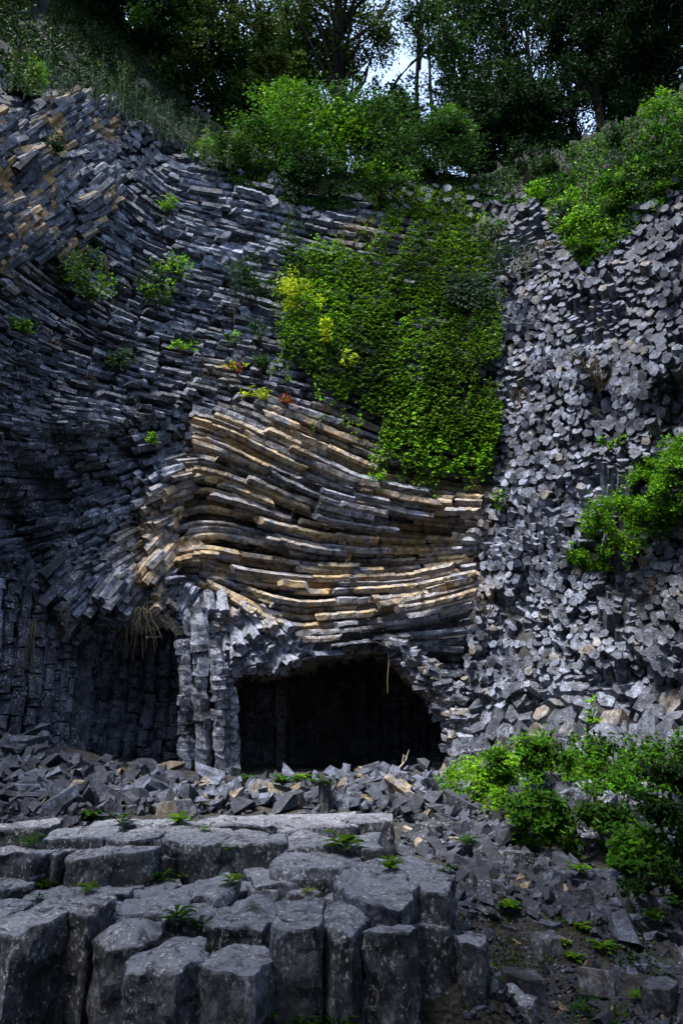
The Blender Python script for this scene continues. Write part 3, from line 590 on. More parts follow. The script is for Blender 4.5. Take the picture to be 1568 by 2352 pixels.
def scatter(poly, cnt, smin, smax, clear=.55):
    x0, x1 = min(p[0] for p in poly), max(p[0] for p in poly); y0, y1 = min(p[1] for p in poly), max(p[1] for p in poly); k = 0; t = 0
    while k < cnt and t < cnt * 12:
        t += 1; px, py = random.uniform(x0, x1), random.uniform(y0, y1)
        if not inpoly(px, py, poly): continue
        p = on_ground(px, py); s = smin + (smax - smin) * random.random() ** 2.6
        if any((p[0] - q[0]) ** 2 + (p[1] - q[1]) ** 2 < (clear * (s + q[2]) / 2) ** 2 for q in spots[-400:]): continue
        spots.append((p[0], p[1], s, p[2], px, py)); k += 1
scatter(RUB1, 900, .13, .50); n1 = len(spots)
scatter([(-60,1650),(60,1670),(120,1730),(200,1790),(180,1860),(-60,1850)], 70, .35, .75)
scatter([(-60,1835),(240,1850),(240,1888),(-60,1905)], 70, .12, .42)
scatter(RUB2, 460, .10, .42); scatter(RUB3, 200, .04, .22, 1.0); scatter(RUB3, 16, .22, .40, .9)
order = sorted(range(len(spots)), key=lambda i: -spots[i][2] / spots[i][1])
big = set(order[:282]); stuff = MB(); bmeshes = []
def rub_label(px, py):
    if px < 220 and py < 1870: return 'dark angular boulder in the left rubble heap'
    if py < 1885 and px < 1150: return 'broken column piece in the rubble below the cave'
    if py < 2110: return 'angular block tumbled down the right rubble slope'
    return 'loose stone on the dark soil at lower right'
for i, (x, y, s, z, px, py) in enumerate(spots):
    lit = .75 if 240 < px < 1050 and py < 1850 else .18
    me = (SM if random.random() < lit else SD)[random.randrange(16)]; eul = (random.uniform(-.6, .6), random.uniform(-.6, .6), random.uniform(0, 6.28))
    zz = z + s * .17 + (random.uniform(0, .12) if py < 1885 else 0)
    if i in big:
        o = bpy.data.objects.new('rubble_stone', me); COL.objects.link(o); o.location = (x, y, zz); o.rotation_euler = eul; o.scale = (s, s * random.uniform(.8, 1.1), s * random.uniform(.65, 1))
        l = rub_label(px, py); tag(o, l, 'stone', {'d': 'boulders of the left rubble heap', 'b': 'rubble pieces below the cave', 'a': 'blocks of the right rubble slope', 'l': 'stones on the lower right soil'}[l[0]]); 
    else:
        from mathutils import Euler
        M = np.array(Euler(eul).to_matrix()); co_ = np.empty(len(me.vertices) * 3); me.vertices.foreach_get('co', co_); co_ = co_.reshape(-1, 3) * s
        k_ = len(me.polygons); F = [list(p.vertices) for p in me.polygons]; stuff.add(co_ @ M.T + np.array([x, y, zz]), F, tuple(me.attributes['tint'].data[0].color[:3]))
# gravel: small chips filling between the stones
def gravel(poly, cnt, smin, smax):
    x0, x1 = min(p[0] for p in poly), max(p[0] for p in poly); y0, y1 = min(p[1] for p in poly), max(p[1] for p in poly)
    for _ in range(cnt):
        px, py = random.uniform(x0, x1), random.uniform(y0, y1)
        if not inpoly(px, py, poly): continue
        p = on_ground(px, py); s = random.uniform(smin, smax); n = random.choice((4, 5)); d = rng.normal(0, 1, 3); d[2] *= .4; d = norm(d)
        prism(stuff, [p - d * s * .5 + [0, 0, s * .3], p + d * s * .5 + [0, 0, s * .3]], s * .42, n, (random.random() < .06 and .5, random.uniform(.05, .8) ** 1.5, .3), jit=.1, tilt=.6)
gravel(RUB1, 1500, .06, .18); gravel(RUB2, 1200, .05, .14); gravel(RUB3, 1600, .015, .06)
gravel([(100,1860),(900,1870),(1040,1900),(1040,1990),(900,1950),(100,1900)], 700, .03, .10)
tag(stuff.build('rubble_chips', M_RUB), 'small angular rock chips filling the rubble slopes', kind='stuff')
def special(px, py, s, name, label, rot=(0, 0, 0), drum=True, col=(0, .5, .5), n=6, ln=.75, cat='stone', mat=None, sub=.25):
    p = on_ground(px, py); mb = MB(); ax = np.array([0, 0, 1.])
    s *= .72; prism(mb, [np.zeros(3), ax * s * ln * .5, ax * s * ln], s * .55, n, col, jit=.05, tilt=.12); o = mb.build(name, mat or M_FORE); bev(o, s * .03)
    o.location = (p[0], p[1], p[2] - s * sub * .3); o.rotation_euler = rot; return tag(o, label, cat)
special(1200, 2300, .46, 'drum_stone', 'dark drum-shaped column piece standing on the soil at lower right', n=8, ln=.75, col=(0, .45, .4))
special(1365, 2285, .42, 'broken_column', 'pale-topped leaning column piece right of the dark drum', rot=(-.3, .2, .3), n=5, ln=.7, col=(.1, .9, .2))
special(1515, 2325, .36, 'broken_column', 'dark upright column piece near the lower right corner', rot=(.05, 0, .5), n=6, ln=.9, col=(0, .4, .2))
special(1215, 2178, .40, 'broken_column', 'dark prism lying on its side on the soil, ridge up', rot=(1.45, .3, 1.35), n=5, ln=1.0, col=(0, .4, .3))
special(748, 1862, .36, 'square_post', 'thin dark square post standing in the rubble below the cave', n=4, ln=2.0, cat='post', col=(0, .15, .1))
special(178, 1790, .42, 'white_stone', 'bright white rounded stone in the left rubble', n=6, ln=.7, col=(.3, 1, 3), mat=M_CLIFF)
special(375, 1868, .62, 'slab_stone', 'long pale flat column piece lying before the left rubble', rot=(1.35, .4, .9), n=5, ln=1.1, col=(.25, 1, .3), mat=M_RUB)
special(655, 1840, .75, 'slab_stone', 'largest cream-white slab in the rubble at centre', rot=(1.3, .2, -1.1), n=5, ln=1.2, col=(.5, 1, .5), mat=M_RUB)
special(820, 1950, .62, 'speckled_block', 'white-speckled dark block at the top of the right rubble slope', rot=(.1, 0, .4), n=4, ln=.7, col=(0, .5, 2))
special(985, 1925, .55, 'speckled_block', 'dark block with white spots beside the terrace edge', rot=(.1, .05, .2), n=4, ln=.6, col=(0, .5, 1.6))
special(1195, 2010, .5, 'chipped_block', 'square chipped block below the green bank', rot=(0, .1, .7), n=4, ln=.8, col=(0, .8, 1.3))
# low upright columns of the right bank
bk = MB()
for k in range(34):
    px = 1110 + random.uniform(0, 520); py = np.interp(px, [1100, 1350, 1568], [1800, 1960, 2010]) - random.uniform(0, 60); p = on_ground(px, py); h = random.uniform(.25, .8)
    P = np.linspace(p - [0, 0, .3], p + [random.uniform(-.15, .05), random.uniform(-.05, .1), h], 6); prism(bk, P, random.uniform(.12, .22), 6, (0, random.uniform(.3, .7), 1.2), jit=.15, tilt=.2, pinch=(3,))
for k in range(90):
    px = random.uniform(1060, 1620); py = random.uniform(1700, 1860); p = at(px, py, float(depth(px, py)) + .05); d = norm(np.array([-.5, -.6, .45]) + rng.normal(0, .25, 3)); prism(bk, [p + d * .15, p - d * .8], random.uniform(.18, .3), 6, (0, random.uniform(.3, .8), 1.1), tilt=.4)
bk.build('bank_columns', M_CLIFF, cliff)

# ------------------------------------------------------------------ leaves
GR = dict(ivy=(.080,.17,.006), yel=(.30,.38,.010), mid=(.034,.105,.005), dark=(.009,.026,.004), bush=(.022,.062,.006), grey=(.035,.06,.035), dry=(.17,.13,.08), red=(.20,.05,.02), olive=(.035,.060,.008), lime=(.11,.25,.007), shade=(.006,.018,.004))
def leaves(mb, P, size, col, nrm=(0, -.6, .6), spread=.6, var=.35, aspect=.5, down=0.0, fold=.15):
    """one folded leaf (two quads' worth of outline) at every point of P"""
    P = np.asarray(P, float); n = len(P)
    if n == 0: return
    N = np.array(nrm, float) + rng.normal(0, spread, (n, 3)); N /= np.linalg.norm(N, axis=1)[:, None]
    A = rng.normal(0, 1, (n, 3)) + np.array([0, 0, -down]); A -= (A * N).sum(1)[:, None] * N; A /= np.linalg.norm(A, axis=1)[:, None] + 1e-9; B = np.cross(N, A)
    s = (size * rng.uniform(.6, 1.3, n))[:, None]; wd = s * aspect
    V = np.stack([P, P + A * s * .45 + B * wd * .5 - N * s * fold, P + A * s, P + A * s * .45 - B * wd * .5 - N * s * fold], 1).reshape(-1, 3)
    c = np.array(col, float) if np.ndim(col) == 1 else np.asarray(col, float); C = np.broadcast_to(c, (n, 3)) * np.exp(rng.normal(0, var, (n, 1))) * np.exp(rng.normal(0, var * .25, (n, 3)))
    i = np.arange(n) * 4; F = np.concatenate([np.stack([i, i + 1, i + 2], 1), np.stack([i, i + 2, i + 3], 1)]); mb.add(V, F, np.repeat(np.clip(C, 0, .9), 4, 0))
def clump_pts(c, r, n, shell=.5, flat=.7):
    d = rng.normal(0, 1, (n, 3)); d /= np.linalg.norm(d, axis=1)[:, None]; k = (shell + (1 - shell) * rng.random(n)) * rng.uniform(.75, 1.15, n)
    return c + d * k[:, None] * r * np.array([1, 1, flat])
BARKC = (.1, .1, .1)
def bush(px, py, Y, wpx, hpx, label, name='shrub', cat='shrub', col='bush', n=1400, leaf=.14, clumps=16, col2=None, aspect=.5, group=None, twigs=8, front=-.25, droop=0, hang=False, kidname='foliage'):
    """shrub rooted at px,py (its foot) on the rock, wpx wide, hpx tall"""
    root = at(px, py, Y); s = float(scl(py, Y)); W_, H_ = wpx * s / 2, hpx * s; e = empty(name, tuple(root)); tag(e, label, cat, group)
    mb = MB(); mt = MB(); sgn = -1 if hang else 1
    for k in range(clumps):
        a = random.uniform(-1, 1); h = random.uniform(.12, .95); wmax = math.sqrt(max(.05, 1 - (2 * h - 1) ** 2)) if not hang else 1 - .5 * h
        c = np.array([a * W_ * wmax * .85, front * random.uniform(.2, 1.6) - .1, sgn * h * H_]); r = random.uniform(.16, .34) * min(W_ * 2, H_ * 1.2)
        if k < twigs: m = c * .5 + rng.normal(0, .05, 3) * H_; tube(mt, [[0, .1, 0], m, c], .012 + H_ * .008, .004, 4, (.09, .07, .05))
        nn = max(6, int(n / clumps * random.uniform(.5, 1.5))); p = clump_pts(c, r, nn, .35, .6)
        cc = np.array(GR[col2] if (col2 and random.random() < .35) else GR[col]) * random.uniform(.65, 1.35)
        leaves(mb, p, leaf, cc, (0, -.45, .85), .55, .3, aspect, down=droop)
    f = mb.build(kidname, M_LEAF, e); t = mt.build('stem', M_TWIG, e); return e

# climbing ivy on the wall
IVY = [(735,530),(790,560),(830,600),(870,570),(860,520),(870,440),(960,425),(1060,450),(1110,500),(1150,560),(1140,680),(1150,770),(1120,860),(1145,950),(1130,1010),(1060,1010),(990,985),(880,955),(770,905),(700,850),(640,790),(625,720),(650,650),(700,600)]
def ivy(poly, n, size, label, cf, name='climbing_ivy', cat='climbing plant', off=-.45, spread=.28, puff=0):
    x0, x1 = min(p[0] for p in poly), max(p[0] for p in poly); y0, y1 = min(p[1] for p in poly), max(p[1] for p in poly)
    P = []; C = []; 
    while len(P) < n:
        x, y = random.uniform(x0, x1), random.uniform(y0, y1)
        e_ = (52 if not puff else 16) * nz(x, y, 1, .018) + 26 * nz(x, y, 1, .07) + random.gauss(0, 9)
        if not inpoly(x + e_, y + e_ * .7, poly): continue
        # leaf shingles gathered in drooping tiers
        tier = (y + 30 * nz(x, y, 2, .014) + 22 * nz(x, y * .5, 9, .045)) / (13.0 + 3 * nz(x, y, 31, .004)); fr = tier - math.floor(tier)
        if random.random() < .4 and fr > .6: continue
        if nz(x, y, 21, .03) + .6 * nz(x, y, 23, .08) < -.42 + (.25 if y > 960 else 0): continue
        d = float(nz(x, y, 6, .008)); o = off - .30 * (1 - fr) * (.6 + .4 * random.random()) - .35 * d + random.uniform(-.05, .05) - puff * random.random() * max(.25, .5 + float(nz(x, y, 2, .022)) * 1.1)
        P.append((x, y, o)); C.append(cf(x, y, fr))
    P = np.array(P); W_ = at(P[:, 0], P[:, 1], depth(P[:, 0], P[:, 1]) + P[:, 2]); mb = MB(); W_ = W_ + rng.normal(0, .03, W_.shape)
    leaves(mb, W_, size, np.array(C), (0, -.5, .95), spread * 1.2, .24, .85 if not puff else .5, down=1.2 if not puff else 0, fold=.12); o = W_.mean(0)
    ob = mb.build(name, M_LEAF, origin=tuple(o))
    if not puff and n > 2000:      # trailing runners along the ragged lower and side edges
        ms = MB(); ml_ = MB()
        for _ in range(34):
            i = random.randrange(len(poly)); x, y = poly[i]; x2, y2 = poly[(i + 1) % len(poly)]; t = random.random(); x, y = x + (x2 - x) * t, y + (y2 - y) * t; L_ = random.uniform(30, 90); gx = random.uniform(-.7, .3)
            qx = x + gx * L_ * np.linspace(-.4, 1, 9) + rng.normal(0, 2, 9); qy = y + L_ * np.linspace(-.4, .8, 9); q = at(qx, qy, depth(qx, qy) - .42); ms = MB(); tube(ms, q - o, .012, .005, 4, (.07, .05, .03)); ms.build('stem', M_TWIG, ob)
            j = rng.integers(0, 9, 60); leaves(ml_, q[j] - o + rng.normal(0, .07, (60, 3)) - [0, .03, 0], size, np.array(GR['ivy']) * random.uniform(.6, 1.5), (0, -.6, .7), .4, .3, .8, down=1)
        ml_.build('runner_leaves', M_LEAF, ob)
    return tag(ob, label, cat)
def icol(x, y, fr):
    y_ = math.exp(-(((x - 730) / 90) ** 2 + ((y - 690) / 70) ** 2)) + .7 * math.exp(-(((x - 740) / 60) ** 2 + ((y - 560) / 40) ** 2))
    k = .8 + .9 * nz(x, y, 4, .009) + .7 * nz(x, y, 4, .035); k = max(.22, k) * (1 - .5 * min(1, max(0, (x - 900) / 250)) * min(1, max(0, (800 - y) / 250)))  # upper right leaves painted darker, as shaded by the bushes above
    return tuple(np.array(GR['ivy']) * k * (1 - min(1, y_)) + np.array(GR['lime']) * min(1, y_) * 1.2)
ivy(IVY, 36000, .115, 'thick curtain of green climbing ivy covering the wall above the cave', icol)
ivy([(880,985),(930,940),(990,950),(1060,1000),(1130,1010),(1120,1060),(1085,1100),(1040,1080),(950,1060),(890,1040)], 2600, .125, 'yellow-green creeper fringe hanging below the ivy curtain', lambda x, y, f: tuple(np.array(GR['lime']) * random.uniform(.6, 1.5)), name='creeper', off=-.3)
ivy([(640,450),(670,450),(680,560),(700,600),(690,640),(655,640),(650,560)], 500, .13, 'thin vine strand dropping left of the ivy curtain', lambda x, y, f: GR['bush'], name='hanging_vine', off=-.3)
ivy([(1040,620),(1130,640),(1140,700),(1080,715),(1020,690)], 800, .12, 'grey-green creeper patch at the right edge of the ivy', lambda x, y, f: GR['grey'], name='creeper', off=-.75)

G1 = 'shrubs rooted in cracks of the cliff'
for (x, y, w_, h_, lab, kw) in [
 (205,700,170,120,'leafy bush with bare twigs on the dark upper left wall',dict(n=900,col='bush',col2='lime')),
 (360,715,95,110,'upright yellow-green bush right of the twiggy bush',dict(n=600,col='bush',col2='lime')),
 (410,655,60,60,'small bright bush above the upright yellow-green one',dict(n=260,col='lime')),
 (120,370,60,55,'round dark bush high on the ochre-stained wall',dict(n=500,col='dark',col2='bush')),
 (385,495,45,45,'little lime bush beneath the cliff edge',dict(n=200,col='lime')),
 (575,700,120,110,'wide drooping grey-green bush left of the ivy',dict(n=900,col='bush',col2='grey')),
 (700,745,150,80,'bright yellow-green spray in front of the ivy',dict(n=700,col='yel',col2='lime',front=-.7)),
 (658,690,60,60,'lime sprig at the left edge of the ivy',dict(n=220,col='yel',front=-.5)),
 (60,780,80,40,'sparse sapling at the far left of the wall',dict(n=160,col='bush',col2='lime')),
 (285,860,80,55,'grey-green tuft with pale roots in the left wall',dict(n=260,col='grey',col2='bush')),
 (588,925,70,26,'flat golden-green sprig above the cream columns',dict(n=130,col='yel')),
 (425,815,70,26,'small flat sprig on the dark wall left of centre',dict(n=110,col='lime')),
 (598,870,45,50,'slender bush beside the yellow sprig',dict(n=200,col='bush',col2='lime')),
 (545,860,60,20,'tiny yellow sprig with a red leaf',dict(n=80,col='yel',col2='red')),
 (660,940,32,28,'tiny reddish sprig at the top of the curved columns',dict(n=70,col='red',col2='lime')),
 (862,1140,56,50,'single bright green fern on the curved columns',dict(n=260,col='lime',leaf=.10)),
 (540,800,40,30,'tiny sprig under the drooping bush',dict(n=70,col='bush',col2='lime')),
 (600,790,60,40,'small trailing plant below the ivy corner',dict(n=150,col='bush')),
 (355,1028,22,24,'tiny round-leaved plant on the dark left wall',dict(n=50,col='lime')),
 (800,860,50,20,'pale sprig poking out of the lower ivy',dict(n=60,col='yel',front=-.8)),
 (752,808,26,20,'tiny yellow leaf pair on the ivy',dict(n=16,col='yel',front=-1.0,leaf=.2)),
 (1140,1180,24,50,'thin green strand right of the golden columns',dict(n=90,col='bush',col2='lime')),
 (1390,1040,60,30,'small plant in the hollow of the right wall',dict(n=120,col='bush',col2='lime')),
 (1130,560,70,60,'creeper tuft at the top right corner of the ivy',dict(n=260,col='bush',col2='lime')),
 (1225,480,60,50,'bright bush below the notch at the upper right',dict(n=320,col='lime',leaf=.16)),
 (1170,640,110,80,'pale scrubby bush on the ridge right of the ivy',dict(n=500,col='grey',col2='bush')),
 (1340,590,130,100,'large bright bush on top of the right wall',dict(n=1200,col='lime',col2='bush')),
 (1300,520,90,70,'feathery light green bush beside the notch',dict(n=600,col='lime',col2='grey')),
 (1480,470,170,90,'wide green bush along the right cliff crest',dict(n=1300,col='bush',col2='lime')),
 (1400,500,130,90,'rounded green bush on the right crest',dict(n=1000,col='mid',col2='lime')),
 (1560,420,160,110,'dark green bush at the right frame edge on the crest',dict(n=1200,col='bush',col2='mid')),
 (1440,400,170,110,'tall weedy bush with pale flower heads on the right slope',dict(n=1200,col='bush',col2='grey')),
 (1540,330,150,120,'green bush high on the right slope',dict(n=1200,col='mid',col2='lime')),
 (1210,420,180,90,'dark glossy bush in the gap behind the notch',dict(n=1500,col='dark',col2='bush')),
]:
    Y = float(depth(x, y)) - .25; bush(x, y, Y, w_, h_, lab, group=G1, **kw)
# thick bush on the right wall hanging from a ledge
ivy([(1300,1290),(1320,1220),(1370,1160),(1440,1120),(1490,1060),(1580,1000),(1680,960),(1680,1180),(1568,1180),(1480,1230),(1420,1290),(1380,1310)], 20000, .085, 'dense bright green shrub spilling over a ledge on the right wall', lambda x, y, f: tuple(np.array(GR['mid'] if random.random() < .6 else GR['lime']) * (1.15 - .0022 * max(0, y - 1130 + (x - 1450) * .3))), name='ledge_shrub', cat='shrub', off=-.4, spread=.65, puff=.9)

# ------------------------------------------------------------------ scrub and weeds on the upper slopes
def weeds(px, py, Y, hpx, n, label, col='grey', name='weed_clump', wpx=60, group='tall weeds along the cliff crest'):
    root = at(px, py, Y); s = float(scl(py, Y)); e = empty(name, tuple(root)); tag(e, label, 'weed', group); mb = MB(); mt = MB()
    for k in range(n):
        x = random.uniform(-.5, .5) * wpx * s; h = hpx * s * random.uniform(.5, 1.1); lean = random.uniform(-.12, .12) * h; y0 = random.uniform(-.5, .2)
        q = np.array([[x, y0, -.15], [x + lean * .3, y0, h * .5], [x + lean, y0 - .05, h]]); mt = MB(); tube(mt, q, .014, .006, 4, (.07, .09, .05)); mt.build('stem', M_TWIG, e)
        t = rng.uniform(.15, 1, 60); p = np.stack([x + lean * t, np.full(60, y0), h * t], 1) + rng.normal(0, 1, (60, 3)) * (.05 + .10 * (1 - t[:, None])); leaves(mb, p, .13, GR[col], (0, -.4, .6), .6, .3, .3)
    mb.build('foliage', M_LEAF, e)
for i, (x, h, c) in enumerate([(60,90,'bush'),(120,110,'grey'),(170,120,'grey'),(215,110,'grey'),(258,150,'bush'),(300,120,'grey'),(340,110,'grey'),(375,95,'grey'),(405,100,'grey'),(438,120,'grey'),(470,80,'lime'),(505,60,'bush'),(85,70,'lime')]):
    wl = ['tall bushy weeds at the far left crest','grey-green weeds near the left frame edge','feathery grey weeds on the left crest','silvery weeds left of the tall leafy stalk','tall leafy green stalk on the left crest','grey weeds right of the tall leafy stalk','dense silvery weeds midway down the left crest','short silvery weeds on the left crest','pale upright weeds above the dark hollow','tallest silvery plumes at the foot of the left crest','lime weeds at the bottom of the left crest','low green weeds where the left crest meets the trees','low lime weeds near the top left corner'][i]
    y = float(edge(x)) + 8; weeds(x, y, float(depth(x, y)) - 1.1, h * 1.0, 7, wl, c)
def carpet(name, xr, yr, n, keep, colf, label, size=.2, off=-.25, var=.45, kind='stuff'):
    P = []; C = []
    while len(P) < n:
        x, y = random.uniform(*xr), random.uniform(*yr)
        if keep(x, y) and nz(x, y, 3, .015) + .5 * nz(x, y, 5, .04) > -.28 - .3 * random.random(): P.append((x, y, off - .5 * abs(nz(x, y, 8, .02)) * random.random())); C.append(colf(x, y))
    P = np.array(P); mb = MB(); leaves(mb, at(P[:, 0], P[:, 1], depth(P[:, 0], P[:, 1]) + P[:, 2]), size, np.array(C), (0, -.5, .6), .6, var, .45)
    return tag(mb.build(name, M_LEAF), label, kind=kind)
carpet('scrub', (-200, 620), (-250, 430), 26000, lambda x, y: np.interp(x, SKYL[:, 0], SKYL[:, 1]) + 6 < y < edge(x) + 12, lambda x, y: tuple(np.array(GR['dark'] if random.random() < .9 else GR['olive']) * .9), 'dark low scrub covering the slope above the left cliff')
carpet('undergrowth', (500, 1320), (330, 480), 9000, lambda x, y: np.interp(x, SKYL[:, 0], SKYL[:, 1]) + 6 < y < edge(x) + 30, lambda x, y: tuple(np.array(GR['dark'] if random.random() < .6 else GR['bush']) * 1.1), 'dark undergrowth along the middle of the crest')
carpet('slope_plants', (1240, 1800), (100, 640), 16000, lambda x, y: np.interp(x, SKYL[:, 0], SKYL[:, 1]) + 6 < y < edge(x) + 15, lambda x, y: tuple(np.array([GR['bush'], GR['mid'], GR['lime'], GR['grey'], GR['dark']][random.choice((0, 0, 1, 1, 2, 3, 4))])), 'mixed green plants covering the upper right slope', size=.17)
# hanging roots/overgrowth over the crest
def on_g(px, py): return on_ground(px, py)
# lower right bank ground cover
P = []; C = []
BANK = [(1000,1850),(1040,1800),(1110,1770),(1180,1740),(1250,1720),(1330,1740),(1400,1750),(1480,1760),(1620,1740),(1640,2070),(1568,2050),(1420,2020),(1300,1975),(1200,1960),(1150,1900),(1080,1870)]
while len(P) < 21000:
    x, y = random.uniform(990, 1640), random.uniform(1700, 2070)
    if inpoly(x, y, BANK) and nz(x, y, 3, .012) + .6 * nz(x, y, 5, .035) > -.12 - .25 * random.random() + (.12 if y > 1850 and x > 1340 else 0):
        q = on_ground(x, y); dq = float(depth(x, y)) - .1; q = at(x, y, dq) if q[1] > dq else q; P.append(q + [0, -.05, random.random() ** 1.6 * .45 + .10]); b_ = math.exp(-(((x - 1150) / 130) ** 2 + ((y - 1800) / 90) ** 2)); C.append(np.array(GR['mid']) * random.uniform(.5, 1.1) * (1 - b_) + np.array(GR['lime']) * b_ * 1.1)
mb = MB(); leaves(mb, np.array(P), .095, np.array(C), (0, -.35, .8), .5, .35, .6); tag(mb.build('ground_cover', M_LEAF), 'bright green leafy ground cover spreading over the lower right bank', kind='stuff')
P = [];
while len(P) < 3500:
    x, y = random.uniform(1060, 1600), random.uniform(2000, 2400)
    if nz(x, y, 3, .010) + .5 * nz(x, y, 5, .03) > .12: P.append(on_ground(x, y) + [0, 0, random.random() * .05 + .01])
mb = MB(); leaves(mb, np.array(P), .035, GR['bush'], (0, -.3, .9), .5, .4, .5); tag(mb.build('moss', M_LEAF), 'tiny creeping plants on the dark soil at lower right', kind='stuff')

# broad-leaved plants
def rosette(p, r, label, n=16, col='lime', name='leafy_plant', group='small plants among the rocks', up=.6, asp=.3, layers=2):
    mb = MB()
    for k in range(n):
        a = k * 2.4 + random.uniform(-.2, .2); L_ = r * random.uniform(.5, .95); el = up * random.uniform(.4, 1.5); d = np.array([math.cos(a), math.sin(a), 0]); s_ = np.array([-d[1], d[0], 0]); c = np.array(GR[col]) * random.uniform(.35, .9)
        z0 = (k / n) * r * .35 * layers * .5; wd = L_ * asp; V = [np.array([0, 0, z0])]
        for t in (.3, .6, .85): m = d * L_ * t + np.array([0, 0, z0 + L_ * (el * t - .75 * el * t * t)]); f = math.sin(t * math.pi * .92) * wd / 2; V += [m + s_ * f + [0, 0, .12 * f], m - [0, 0, .02 * L_], m - s_ * f + [0, 0, .12 * f]]
        V.append(d * L_ + np.array([0, 0, z0 + L_ * el * .22])); mb.add(np.array(V), [(0, 2, 1), (0, 3, 2), (1, 2, 5, 4), (2, 3, 6, 5), (4, 5, 8, 7), (5, 6, 9, 8), (7, 8, 10), (8, 9, 10)], c)
    o = mb.build(name, M_LEAF); o.location = tuple(p); return tag(o, label, 'plant', group)
dg = bpy.context.evaluated_depsgraph_get(); dg.update()
def hit(px, py):
    """the first solid surface seen at px,py: where a plant can root"""
    d = at(px, py, 1.0) - np.array([0, 0, ZC]); d = Vector(d).normalized(); r_ = S.ray_cast(dg, Vector((0, 0, ZC)), d)
    return np.array(r_[1]) if r_[0] else on_ground(px, py)
for (x, y, r, lab, c, n) in [(792,1945,.26,'broad bright green plant on the wide central ledge','lime',18),(704,2046,.10,'small bright seedling on the square-fronted stump','yel',8),(105,2036,.16,'round-leaved plant on the left block row','mid',20),(90,2060,.10,'low plant at the edge of the left stump','mid',14),
 (205,2042,.12,'narrow-leaved plant on the tall narrow stump','lime',14),(405,2115,.20,'largest grassy-leaved tuft in the gap by the domed stump','mid',22),(455,2125,.12,'tuft beside the pentagonal stump','mid',14),(372,2020,.18,'spiky plant on the flat shelf','mid',18),(415,2010,.11,'small plant against the upright square block','lime',12),(528,2025,.15,'plant at the right side of the upright square block','lime',14),
 (895,1992,.17,'weedy sprig on the bright sloping top','lime',16),(280,1890,.24,'plant in the upper thin slabs, left','mid',20),(205,1878,.26,'bushy weed below the left rubble','mid',26),(410,1888,.22,'thin weed in the thin slabs','lime',16),(470,1903,.12,'tiny weed on the right dark ledge','lime',10),(525,1952,.18,'weed in the corner of the stepped ledge','mid',16),
 (75,1938,.20,'mossy plant on the left weathered block','mid',22),(565,1790,.30,'round plant at the foot of the pillar','mid',22),(650,1800,.34,'grassy plant in front of the cave','mid',28),(690,1790,.30,'leafy stem in front of the cave mouth','lime',18),(740,1800,.30,'tuft right of the cave plants','mid',16),(1072,1935,.24,'plant beside the speckled block','mid',18),
 (1270,1890,.36,'big-leaved plant in the ground cover','mid',26),(1230,1860,.30,'light plant in the ground cover','lime',24),(1330,2000,.22,'broad plant below the green bank','lime',18),(1170,2085,.17,'bright plant among the right rubble','lime',20),(1130,2095,.10,'small plant among the right rubble','mid',12),(1445,2005,.35,'dark big plant at the foot of the bank','mid',26),
 (1500,2110,.20,'low plant by the right frame edge','lime',18),(1560,2080,.24,'leafy plant at the right frame edge','mid',20),(1335,2130,.15,'small plant mid-slope at lower right','lime',14),(1290,2165,.12,'tiny plant on the soil','lime',12),(1385,2180,.17,'spreading plant on the soil right of the lying prism','lime',18),(1320,2200,.13,'pale plant on the soil','lime',14),(1470,2290,.13,'star-shaped plant near the lower right corner','lime',12),(1340,2320,.13,'grass-like plant by the leaning column piece','mid',12),
 (745,2345,.20,'leafy creeper at the bottom edge of the front wall','mid',26),(700,2350,.13,'creeper sprig at the bottom edge, left of the larger one','mid',16),(790,2352,.13,'creeper sprig at the bottom edge, right of the larger one','mid',16),(615,2340,.10,'small sprig at the bottom of the front wall','mid',12),(1030,2000,.14,'weed behind the capped stump','mid',12)]:
    rosette(hit(x, y + 6), r, lab, n, c, asp=.42 if c != 'mid' or n > 24 else .26, up=.7)
for (x, y, w_, h_, lab, kw) in [(1250,1790,150,90,'leafy dark bush on the lower right bank',dict(n=1500,col='bush',col2='mid',leaf=.09)),(1130,1800,130,70,'lime-green bush at the left end of the bank',dict(n=1300,col='mid',col2='lime',leaf=.09)),(1400,1900,190,110,'wide dark green bush over the low columns',dict(n=1600,col='bush',col2='mid',leaf=.09)),(1530,1900,150,140,'dark bush at the right edge of the bank',dict(n=1500,col='dark',col2='bush',leaf=.09)),(1350,1680,30,90,'thin climbing stem above the bank',dict(n=120,col='lime',leaf=.08)),(1480,2060,160,90,'low bush at the foot of the bank',dict(n=700,col='dark',col2='bush',leaf=.08)),(1220,1900,150,80,'bright clump in the middle of the bank',dict(n=1100,col='mid',col2='bush',leaf=.09))]:
    p = hit(x, y); bush(x, y, float(p[1]), w_, h_, lab, group='bushes of the lower right bank', **kw)

